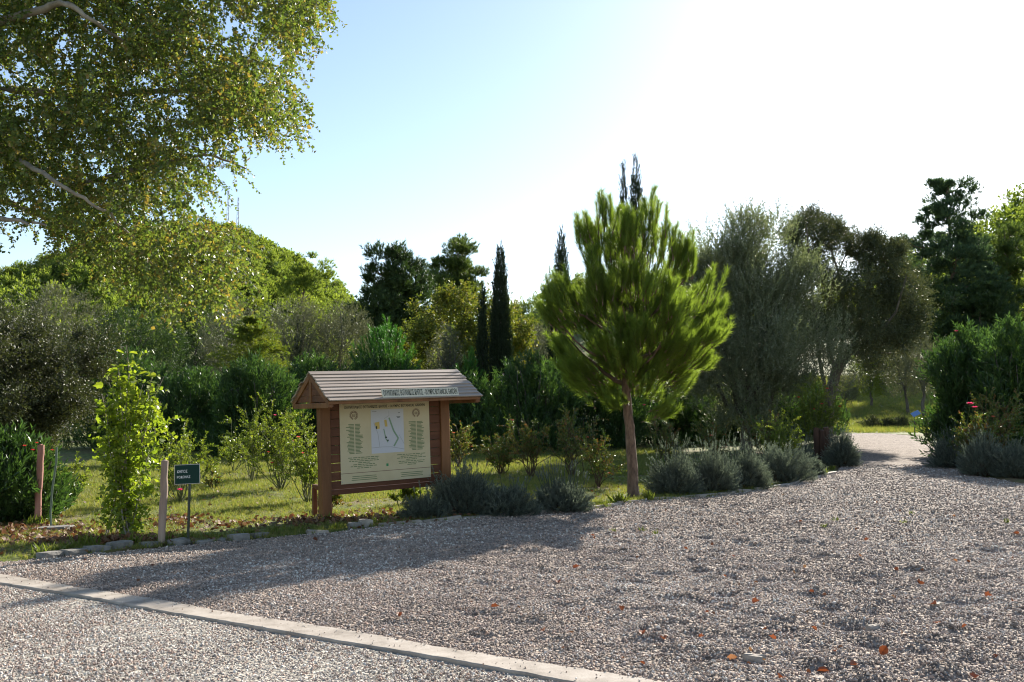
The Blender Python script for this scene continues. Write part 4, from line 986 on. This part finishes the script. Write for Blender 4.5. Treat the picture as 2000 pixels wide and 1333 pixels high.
# roof frame at both gables
sl = math.atan2(RZ - EZ, HW); SLn = math.hypot(HW, RZ - EZ)
for u in (U0 + .02, U1 - .09):
    MB().box((u, -HW + .06, EZ - .10), (u + .07, HW - .06, EZ - .015)).build('tie_beam', M_WOOD, K, .005)
    MB().box((u + .002, -.045, EZ - .012), (u + .068, .045, RZ - .07)).build('king_post', M_WOOD, K, .004)
    for sg in (-1, 1):
        MB().poly([(u - .003, sg * (HW - .02), EZ - .085), (u - .003, sg * (HW - .02), EZ + .0), (u - .003, sg * .004, RZ - .012), (u - .003, sg * .004, RZ - .11)][::sg], (.075, 0, 0)).build('rafter', M_WOOD, K)
for u in (U0 + .035, U1 - .07):
    zz = EZ + .0; kk = 0
    while zz < RZ - .13:
        z2 = min(zz + .105, RZ - .125); wa = HW * (RZ - .10 - zz) / (RZ - EZ) - .03; wb = HW * (RZ - .10 - z2) / (RZ - EZ) - .03
        MB().poly([(u, -wa, zz), (u, wa, zz), (u, wb, z2 - .005), (u, -wb, z2 - .005)], (.018, 0, 0)).build('gable_board', M_WOODH, K); zz = z2
MB().box((U0 + .1, -.04, RZ - .135), (U1 - .1, .04, RZ - .06)).build('ridge_beam', M_WOOD, K, .004)
NP = 9
for sg in (-1, 1):
    Mx = Matrix.Translation((0, 0, RZ)) @ Matrix.Rotation(sg * -sl if sg > 0 else sl, 4, 'X')
    step = SLn / NP
    for k in range(NP):
        a, b_ = k * step, (k + 1) * step - .004
        lo, hi = (a, b_ + .02)
        j = rng.normal(0, .012); jz = rng.normal(0, .002)
        m_ = MB(); th = .022
        # overlapping board: lower edge lifted
        y0, y1 = (sg * lo, sg * hi)
        z0, z1 = .0 + jz, .014 + jz
        pts = [(U0 + j, y0, z0), (U0 + j, y1, z1), (U0 + j, y1, z1 + th), (U0 + j, y0, z0 + th)]
        pts = [tuple(Mx @ Vector(p)) for p in pts]
        ln = (U1 - U0 + rng.normal(0, .01))
        if sg > 0: pts = pts[::-1]
        m_.poly(pts, (ln, 0, 0)); m_.build('roof_plank', M_ROOF, K, .003)
MB().box((U0 + .01, -HW + .012, EZ - .045), (U1 - .01, -HW + .04, EZ + .0)).build('eave_board', M_WOOD, K, .004)

fontc = {}
def text_mesh(txt, size, mat, width=None, bold=0.0, hscale=1.0):
    c = bpy.data.curves.new('text', 'FONT'); c.body = txt; c.size = size; c.align_x = 'CENTER'; c.align_y = 'CENTER'; c.offset = bold; c.extrude = .0008; c.resolution_u = 2
    o = bpy.data.objects.new('text', c); col.objects.link(o); bpy.context.view_layer.update()
    me = bpy.data.meshes.new_from_object(o.evaluated_get(bpy.context.evaluated_depsgraph_get())); bpy.data.objects.remove(o)
    me.materials.clear(); me.materials.append(mat)
    if width:
        hs = hscale
        co = np.empty(len(me.vertices) * 3); me.vertices.foreach_get('co', co); co = co.reshape(-1, 3); w = np.ptp(co[:, 0]); co[:, 0] *= width / w; co[:, 1] *= hs; me.vertices.foreach_set('co', co.ravel()); me.update()
    return me
TXT = 'ΟΛΥΜΠΙΑΚΟΣ ΒΟΤΑΝΙΚΟΣ ΚΗΠΟΣ - OLYMPIC BOTANICAL GARDEN'
# name board on the lower roof
ns0, ns1 = U0 + .345 * (U1 - U0) - .03, U0 + .835 * (U1 - U0) + .02
Ms = Matrix.Translation((0, -HW - .005, EZ + .03)) @ Matrix.Rotation(R(-22), 4, 'X')
nb = MB().box((ns0, -.0, .0), (ns1, .022, .15), Ms).build('name_board', M_PLATE, K, .003)
me = text_mesh(TXT, .1, M_INKD, ns1 - ns0 - .05, .0006, 1.35)
o = link('lettering', me, nb); o.matrix_basis = Ms @ Matrix.Translation(((ns0 + ns1) / 2, -.002, .075)) @ Matrix.Rotation(math.pi / 2, 4, 'X')
# poster
p0, p1, pz0, pz1 = .255, SW - .30, .545, 1.90
yF = -.058
po = MB().box((p0, yF, pz0), (p1, yF + .008, pz1)).build('poster', M_PAPER, K)
def on_poster(name, mat, quads, y=yF - .0015):
    V, F = [], []
    for q in quads:
        n = len(V); V += [(u, y, v) for u, v in q]; F.append(tuple(range(n, n + len(q))))
    me = bpy.data.meshes.new(name); me.from_pydata(V, [], F); me.materials.append(mat); return link(name, me, po)
PW_, PH_ = p1 - p0, pz1 - pz0
def pu(fx, fy): return (p0 + fx * PW_, pz1 - fy * PH_)     # fraction of poster from its top left
def rect(fx0, fy0, fx1, fy1): return [pu(fx0, fy1), pu(fx1, fy1), pu(fx1, fy0), pu(fx0, fy0)]
o = link('heading', text_mesh(TXT, .06, M_INKD, PW_ * .9, .0008), po); c_ = pu(.5, .09); o.matrix_basis = Matrix.Translation((c_[0], yF - .002, c_[1])) @ Matrix.Rotation(math.pi / 2, 4, 'X')
mp0, mp1, mt, mb_ = .335, .70, .125, .66
on_poster('map_sheet', M_MAP, [rect(mp0, mt, mp1, mb_)])
def line(pts, w):
    qs = []
    for (a, b_) in zip(pts[:-1], pts[1:]):
        A, B = np.array(pu(*a)), np.array(pu(*b_)); d = nrm(B - A); n = np.array([-d[1], d[0]]) * w / 2
        qs.append([tuple(A - n), tuple(B - n), tuple(B + n), tuple(A + n)])
    return qs
ml = lambda x_, y_: (mp0 + (mp1 - mp0) * x_, mt + (mb_ - mt) * y_)
on_poster('map_road', M_INKGR, line([ml(.08, .3), ml(.2, .55), ml(.24, .8)], .008) + line([ml(.0, .87), ml(.3, .86), ml(.6, .87), ml(1, .94)], .008) + line([ml(.85, .6), ml(1, .82)], .006) + line([ml(.55, .05), ml(.55, .15), ml(.4, .22)], .006) + line([ml(.24, .8), ml(.24, .86)], .006), yF - .0028)
on_poster('map_path', M_INKLG, line([ml(.55, .2), ml(.68, .5), ml(.82, .68), ml(.68, .86)], .028) + line([ml(.38, .45), ml(.44, .68), ml(.5, .76)], .018), yF - .0034)
on_poster('map_garden', M_INKY, [[pu(*ml(.1, .3)), pu(*ml(.16, .45)), pu(*ml(.26, .44)), pu(*ml(.25, .28))], [pu(*ml(.4, .25)), pu(*ml(.42, .4)), pu(*ml(.5, .4)), pu(*ml(.47, .24))]], yF - .0040)
on_poster('map_mark', M_INKD, [rect(*ml(.14, .38), *ml(.18, .44)), rect(*ml(.42, .63), *ml(.47, .66)), rect(*ml(.48, .70), *ml(.52, .73)), rect(*ml(.03, .045), *ml(.17, .052)), rect(*ml(.78, .18), *ml(.9, .19)), rect(*ml(.8, .2), *ml(.88, .21)), rect(*ml(.83, .09), *ml(.89, .1))], yF - .0046)
qs = []
for cx_ in (.11, .185, .80, .885):
    for k in range(22):
        y_ = .29 + k * .0165; w_ = rng.uniform(.03, .058); cc = cx_ + rng.normal(0, .004)
        if cx_ in (.11, .80): qs.append(rect(.155 + (.69 if cx_ == .8 else 0) - .006 - w_ * 1.5, y_, .155 + (.69 if cx_ == .8 else 0) - .006, y_ + .0095))
        else: qs.append(rect(.155 + (.69 if cx_ == .885 else 0) + .006, y_, .155 + (.69 if cx_ == .885 else 0) + .006 + w_ * 1.5, y_ + .0095))
on_poster('plant_list', M_INKG, qs)
qs = []
for cx_ in (.25, .78):
    for k in range(7):
        w_ = rng.uniform(.18, .36) * (.5 if k in (3, 6) else 1); xx = cx_ - w_ / 2
        while xx < cx_ + w_ / 2:
            ww = rng.uniform(.02, .06); qs.append(rect(xx, .69 + k * .021, min(xx + ww, cx_ + w_ / 2), .699 + k * .021)); xx += ww + .008
    for k in range(3):
        w_ = rng.uniform(.24, .36); qs.append(rect(cx_ - w_ / 2, .915 + k * .022, cx_ + w_ / 2, .923 + k * .022))
on_poster('notice_text', M_INKG, qs)
on_poster('fold_line', M_INKB, [rect(0, .873, 1, .879)])
on_poster('green_logo', M_INKBG, [rect(.493, .79, .517, .822)])
# olive wreath emblems
for cx_ in (.15, .845):
    V, F = [], []
    c0 = np.array(pu(cx_, .185))
    for k in range(18):
        a = math.pi * (1.5 + (.83 * ((k % 9) / 8 + .06)) * (1 if k < 9 else -1)); r_ = .058
        p = c0 + r_ * np.array([math.cos(a), math.sin(a)]); tdir = np.array([-math.sin(a), math.cos(a)]) * (1 if k < 9 else -1); od = np.array([math.cos(a), math.sin(a)])
        for s_ in (-1, 1):
            d = nrm(tdir + od * .6 * s_); nn = np.array([-d[1], d[0]]); n = len(V)
            for q in (p, p + d * .016 + nn * .006, p + d * .032, p + d * .016 - nn * .006): V.append((q[0], yF - .002, q[1]))
            F.append((n, n + 1, n + 2, n + 3))
    for k in range(5):   # small central device of interlaced strokes
        p = c0 + np.array([-.022 + .011 * k, -.002]); n = len(V)
        for q in ((-.003, -.026), (.003, -.026), (.003 + .004 * (-1) ** k, .022), (-.003 + .004 * (-1) ** k, .022)): V.append((p[0] + q[0], yF - .002, p[1] + q[1]))
        F.append((n, n + 1, n + 2, n + 3))
    me = bpy.data.meshes.new('wreath_emblem'); me.from_pydata(V, [], F); me.materials.append(M_INKB); link('wreath_emblem', me, po)
for (u, v) in ((p0 + .02, pz1 - .06), (p1 - .02, pz1 - .06), (p0 + .02, pz0 + .03), (p1 - .02, pz0 + .03)):
    MB().box((u - .007, yF - .006, v - .007), (u + .007, yF - .0008, v + .007)).build('screw', M_RIM, K)

# ------------------------------------------------------------------ posts, sign, stones
def post(px, py, ytop, wpx, label, mat):
    b0 = gp(px, py); Y = b0[1]; h_ = at(px, ytop, Y)[2] - b0[2]; r_ = wpx / FPX * Y / 2
    t = thing('wooden_post', label, 'post', b0)
    P_ = wob((0, 0, -.1), (rng.normal(0, .01), 0, h_ - .015), 12, .004); link('shaft', tubes_mesh('shaft', [(P_, r_ * (1 + rng.normal(0, .03, 12)))], mat, 12), t)
    an = np.arange(12) / 12 * 6.283; V = [(P_[-1][0], P_[-1][1], h_ + .004)] + [(P_[-1][0] + math.cos(a) * r_ * .99, P_[-1][1] + math.sin(a) * r_ * .99, h_ - .018) for a in an]
    link('cut_top', mk_mesh('cut_top', V, [(0, 1 + i, 1 + (i + 1) % 12) for i in range(12)], None, [mat]), t)
M_POSTR = noisemat('reddish_post', [(.18, .085, .07), (.33, .16, .13), (.42, .24, .19)], 6, 8, .85, .5, (1, 1, .12), 24)
post(73, 1030, 868, 12, 'reddish round wooden post beside the left oleander', M_POSTR)
post(315, 1067, 898, 14, 'weathered grey wooden post between sapling and green sign', M_POST)
b0 = gp(100, 1037); t = thing('metal_stake', 'thin bent grey-green metal stake standing in a stone slab', 'stake', b0)
h_ = at(102, 874, b0[1])[2] - b0[2]; link('rod', tubes_mesh('rod', [(np.array([(0, 0, .02), (-.02, 0, .25), (-.01, 0, .6), (.03, 0, h_ * .8), (.03, 0, h_)]), np.full(5, .016))], flat('grey_green_rod', (.12, .16, .13), .45, .3), 8), t)
def rock(name, c, size, label, cat, group=None, rz=0, mat=None, ir=.12):
    import bmesh
    bm = bmesh.new(); bmesh.ops.create_cube(bm, size=1.0); bmesh.ops.subdivide_edges(bm, edges=bm.edges[:], cuts=2, use_grid_fill=True)
    for v in bm.verts:
        n = v.co.copy(); v.co = v.co * .8 + n.normalized() * .12 if True else v.co
        v.co.x += rng.normal(0, ir * .25); v.co.y += rng.normal(0, ir * .25); v.co.z += rng.normal(0, ir * .25)
        v.co.x *= size[0]; v.co.y *= size[1]; v.co.z *= size[2]
    me = bpy.data.meshes.new(name); bm.to_mesh(me); bm.free(); me.materials.append(mat or M_STONE)
    o = link(name, me, None, c); o.rotation_euler = (rng.normal(0, .04), rng.normal(0, .04), rz); return tag(o, label, cat, group)
c = gp(103, 1040); rock('stone_slab', (c[0], c[1], c[2] + .03), (.5, .3, .11), 'flat grey stone slab holding the thin metal stake', 'stone slab')
c = gp(80, 1061); rock('pale_stone', (c[0], c[1], c[2] + .04), (.17, .09, .07), 'small pale stone lying in dead leaves near the left post', 'stone')
SG = 'grey stones edging the lawn at the left'
stones = [(98, 1092, 46, .1), (143, 1087, 46, .1), (187, 1080, 44, .1), (231, 1074, 42, .12), (291, 1069, 34, .08), (347, 1066, 36, .1), (397, 1062, 40, .05), (430, 1059, 24, .05), (464, 1057, 36, .11), (505, 1052, 28, .09)]
for (px, py, wpx, hh) in stones:
    c = gp(px, py); a = gp(px + 20, py - 3) - gp(px - 20, py + 3); L_ = wpx / FPX * c[1] * 1.05
    rock('edging_stone', (c[0], c[1] + .03, c[2] + hh * .2), (L_, .17, hh * 1.2), 'grey stone block in the row edging the lawn left of the notice board', 'edging stone', SG, math.atan2(a[1], a[0]), None, .08)
for (px, py, w_, h_, lab, mt) in ((620, 1043, .3, .06, 'pale flat broken stone slab at the gravel edge before the notice board', M_CONC), (692, 1034, .19, .12, 'squared pale stone block before the notice board', M_STONE), (714, 1031, .2, .15, 'beige upright stone next to the squared block', M_CONC)):
    c = gp(px, py); rock('loose_stone', (c[0], c[1], c[2] + h_ * .3), (w_, .15, h_), lab, 'stone', None, .3, mt)
path = [gp(*p) for p in [(740, 1030), (900, 1015), (1050, 1005), (1150, 996), (1260, 979), (1400, 969), (1540, 949), (1632, 924)]]
for a, b_ in zip(path[:-1], path[1:]):
    L_ = np.linalg.norm(b_ - a); k = max(1, int(L_ / .75)); d = (b_ - a) / k
    for i in range(k):
        c = a + d * (i + .5); rock('kerb_stone', (c[0], c[1], c[2] + .0), (np.linalg.norm(d) * .99, .10, .11), 'low grey kerb stone along the lavender at the gravel edge', 'kerb stone', 'low kerb stones along the lavender', math.atan2(d[1], d[0]), M_CONC, .03)
# green name sign
b0 = gp(367, 1064); t = thing('garden_sign', 'small dark green name sign with white lettering on a thin pole', 'sign', b0, rz=R(14)); Y = b0[1]; h_ = at(367, 907, Y)[2] - b0[2]; s_ = Y / FPX
link('pole', tubes_mesh('pole', [(np.array([(0, 0, -.1), (0, 0, .5), (0, 0, h_ - .06)]), [.017] * 3)], M_METALG, 10), t)
pw, ph = 46 * s_ * 1.02, 38 * s_
Mr = Matrix.Rotation(R(-2), 4, 'Y')
MB().box((-pw / 2, -.03, h_ - ph), (pw / 2, -.018, h_), Mr).build('frame', M_RIM, t, .003)
fp = MB().box((-pw / 2 + .008, -.033, h_ - ph + .008), (pw / 2 - .008, -.0305, h_ - .008), Mr).build('panel', M_SIGNG, t)
for (tx, w_, sz, dx, dz) in (('ΚΗΠΟΣ', pw * .40, .05, -.19, .36), ('ΡΟΔΩΝΑΣ', pw * .52, .042, -.14, .64)):
    o = link('lettering', text_mesh(tx, sz, M_WHITE, w_, .0005), fp); o.matrix_basis = Mr @ Matrix.Translation((dx * pw, -.034, h_ - ph * dz)) @ Matrix.Rotation(math.pi / 2, 4, 'X')
# timber stump of upright staves
b0 = gp(1607, 908); t = thing('timber_stump', 'dark brown stump of upright timber staves among the lavender', 'timber stump', b0); s_ = b0[1] / FPX; hh = at(1607, 836, b0[1])[2] - b0[2]
for (dx, dy, r_, f) in ((-11, -.04, 6.2, 1.0), (-2, -.09, 5.6, .94), (7, -.05, 6.0, 1.02), (-7, .12, 6, .97), (5, .12, 6.2, .95), (13, .05, 4.5, .9)):
    P_ = wob((dx * s_, dy, -.1), (dx * s_, dy, hh * f), 7, .006); V, F = tube(P_, np.r_[np.full(6, r_ * s_), r_ * s_ * .9], 9)
    V = np.concatenate([V, [P_[-1] + [0, 0, .004]]]); me = mk_mesh('stave', V, F, None, [M_DARKWOOD], True); link('stave', me, t)
    cp = mk_mesh('end_grain', V[-10:], [(9, i, (i + 1) % 9) for i in range(9)], None, [M_POST]); link('end_grain', cp, t)
# blue sign
b0 = gp(1787, 848); t = thing('blue_sign', 'small tilted blue plant sign on a post by the path end', 'sign', b0); h_ = at(1787, 812, b0[1])[2] - b0[2]
link('post', tubes_mesh('post', [(np.array([(0, 0, -.1), (0, 0, h_)]), [.03, .03])], M_BARKO, 6), t)
MB().box((-.22, -.02, -.14), (.22, .02, .14), Matrix.Translation((.08, 0, h_ + .1)) @ Matrix.Rotation(R(-25), 4, 'Y') @ Matrix.Rotation(R(-40), 4, 'X')).build('panel', M_BLUE, t, .004)

# ------------------------------------------------------------------ litter and weeds
leafp = [leaf_proto('round', q, M_FALLEN) for q in (.0, .3, .6, 1.0)] + [leaf_proto('lobed', q, M_FALLEN) for q in (.15, .5)]
spots = [(1415, 1128), (1430, 1092), (1385, 1198), (1365, 1245), (1300, 1252), (1515, 1238), (1515, 1258), (1440, 1288), (1675, 1308), (1630, 1283), (1865, 1012), (1820, 1196), (1690, 1060), (1680, 1092), (1870, 1102), (1590, 1162), (1470, 1186), (1925, 1170), (1720, 1292), (1490, 1236), (1595, 1240),
         (1255, 1250), (1405, 1295), (1838, 1228), (1950, 1290), (1620, 1310), (1990, 1050), (960, 1190), (1120, 1120), (1160, 1052), (1250, 1300), (1980, 1188), (1765, 1245), (300, 1108), (120, 1118), (620, 1060), (780, 1215), (1060, 1240), (1090, 1145), (1340, 1080), (1560, 1025), (1710, 985), (1880, 1240), (1900, 1330), (1530, 1330), (1800, 1150), (1755, 1120), (1215, 1200)]
for i, (px, py) in enumerate(spots):
    c = gp(px, py); o = link('fallen_leaf', leafp[int(rng.integers(0, len(leafp)))], None, (c[0], c[1], c[2] + float(mound(c[0], c[1])) + .03)); s_ = rng.uniform(.04, .085)
    o.scale = (s_ * .8, s_, s_ * 4.5 * rng.uniform(.5, 1)); o.rotation_euler = (rng.normal(.2, .4), rng.normal(0, .4), rng.uniform(0, 6.28)); tag(o, 'dry orange-brown fallen leaf lying on the gravel', 'fallen leaf', 'fallen leaves on the gravel')
for (px, py, s_) in ((1830, 1196, .09), (1706, 1230, .1), (1470, 1290, .13), (1600, 1330, .08), (1364, 1050, .07)):
    c = gp(px, py); rock('white_stone', (c[0], c[1], c[2] + float(mound(c[0], c[1])) + .02), (s_, s_ * .7, s_ * .5), 'pale stone lying loose among the gravel', 'stone', 'pale stones on the gravel', rng.uniform(0, 3), M_CONC, .3)
lit = [leaf_proto('round', q, M_LITTER) for q in (.1, .4, .6, 1.0)]
def lit_d(x, y):
    c1 = gp(40, 1060); c2 = gp(640, 1025); c3 = gp(330, 1040)
    d = np.exp(-((x - c1[0]) / 1.2) ** 2 - ((y - c1[1]) / .9) ** 2) + .8 * np.exp(-((x - c2[0]) / 1.3) ** 2 - ((y - c2[1]) / .8) ** 2) + .5 * np.exp(-((x - c3[0]) / 1.0) ** 2 - ((y - c3[1]) / .7) ** 2) + .10
    return np.where(~pip(x, y, GRAV) & infr(x, y), np.clip(d, 0, 1) * np.clip(14 / y, 0, 1), 0)
x, y = sample_ground(16000, -10, 4, 10, 26, lit_d); n = len(x)
scatter('leaf_litter', lit, np.stack([x, y, H(x, y) + .04], 1), np.stack([rng.normal(0, .5, n), rng.normal(0, .5, n), rng.uniform(0, 6.28, n)], 1), np.repeat(rng.uniform(.035, .075, (n, 1)), 3, 1))
def weed(px, py, h_, w_, nb, label, group='weeds growing in the gravel', dy=0):
    c = gp(px, py); S = np.concatenate([rng.normal(0, w_ * .3, (nb, 2)), np.zeros((nb, 1))], 1); D_ = nrm(np.concatenate([rng.normal(0, .45, (nb, 2)), np.ones((nb, 1))], 1))
    lv = strand_leaves(S, D_, np.full(nb, .004), 1, h_, h_ * .09, .15, jit=.45)
    o = link('weed', leaf_mesh('weed', lv, M_WEED), None, (c[0], c[1] + dy, c[2] + .015)); tag(o, label, 'weed', group)
for (px, py) in ((1281, 1047), (1255, 1040), (1610, 1034), (1632, 1020), (1765, 1026), (1968, 1024), (1782, 1008), (1195, 1043)):
    weed(px, py, .07, .06, 16, 'small yellow-green weed tuft growing alone in the open gravel')
weed(1210, 986, .2, .16, 70, 'bright grass tuft left of the stone pine trunk foot', 'grass tufts at the stone pine'); weed(1268, 980, .17, .14, 60, 'bright grass tuft right of the stone pine trunk foot', 'grass tufts at the stone pine')
weed(1180, 992, .12, .14, 40, 'low grass tuft at the gravel edge beside the right end of the lavender', 'grass tufts at the stone pine')
weed(1608, 928, .16, .2, 60, 'leafy grass tuft at the kerb below the timber stump', 'grass tufts by the path'); weed(1626, 920, .13, .16, 50, 'grass tuft at the kerb end right of the timber stump', 'grass tufts by the path')
print('TRIS', sum(len(m.polygons) for m in bpy.data.meshes))


for (px, py, h_, w_) in ((84, 1088, .14, .2), (128, 1080, .12, .16), (170, 1072, .16, .2), (262, 1066, .13, .16), (320, 1064, .14, .14), (362, 1060, .12, .14), (415, 1056, .1, .2), (488, 1050, .13, .2), (540, 1046, .1, .2), (580, 1042, .1, .2), (640, 1022, .12, .16), (660, 1036, .1, .2), (740, 1026, .1, .2), (64, 1032, .16, .16), (80, 1030, .14, .14)):
    weed(px, py, h_, w_, 40, 'grass tuft growing over the edge of the lawn by the grey stones and posts', 'grass tufts along the lawn edge')

# pebbles strayed onto the kerb, small dry leaf bits on the gravel
ts = rng.uniform(-1, 9, 420); of = np.where(rng.random(420) < .75, KW * rng.random(420) ** 4, KW * rng.random(420))
sx, sy = kA[0] + kdir[0] * ts + knor[0] * of, kA[1] + kdir[1] * ts + knor[1] * of
sz = np.clip(rng.lognormal(math.log(.010), .4, 420), .005, .03)
scatter('stray_pebbles', pebs, np.stack([sx, sy, .018 + sz * .25], 1), rng.uniform(0, 6.28, (420, 3)), np.stack([sz, sz * .8, sz * .6], 1), shade=rng.uniform(.5, 1, 420))
x, y = sample_ground(6500, -9, 12, 5.5, 24, lambda x, y: np.where(infr(x, y) & pip(x, y, GRAV) & (kside(x, y) < 0), np.clip(.25 + .5 * np.sin(1.2 * x + .5) * np.sin(1.1 * y + .3 * x), .06, 1) * .5, 0)); n = len(x)
scatter('gravel_leaf_bits', lit, np.stack([x, y, H(x, y) + mound(x, y) + .03], 1), np.stack([rng.normal(0, .6, n), rng.normal(0, .6, n), rng.uniform(0, 6.28, n)], 1), np.repeat(rng.uniform(.014, .04, (n, 1)), 3, 1))

def drift(px, py, n, sx_, sy_):
    c = gp(px, py); return c[0] + rng.normal(0, sx_, n), c[1] + rng.normal(0, sy_, n)
D_ = [drift(30, 1040, 700, .7, .45), drift(110, 1062, 350, .5, .22), drift(230, 1060, 260, .5, .18), drift(430, 1030, 160, .6, .3), drift(650, 1022, 420, .55, .25), drift(780, 1010, 200, .6, .3), drift(350, 1020, 150, .3, .3)]
x, y = np.concatenate([d[0] for d in D_]), np.concatenate([d[1] for d in D_]); k = ~pip(x, y + .0, GRAV); x, y = x[k], y[k]; n = len(x)
scatter('dry_leaf_drift', lit, np.stack([x, y, H(x, y) + .045 + rng.random(n) * .02], 1), np.stack([rng.normal(0, .6, n), rng.normal(0, .6, n), rng.uniform(0, 6.28, n)], 1), np.repeat(rng.uniform(.04, .085, (n, 1)), 3, 1))
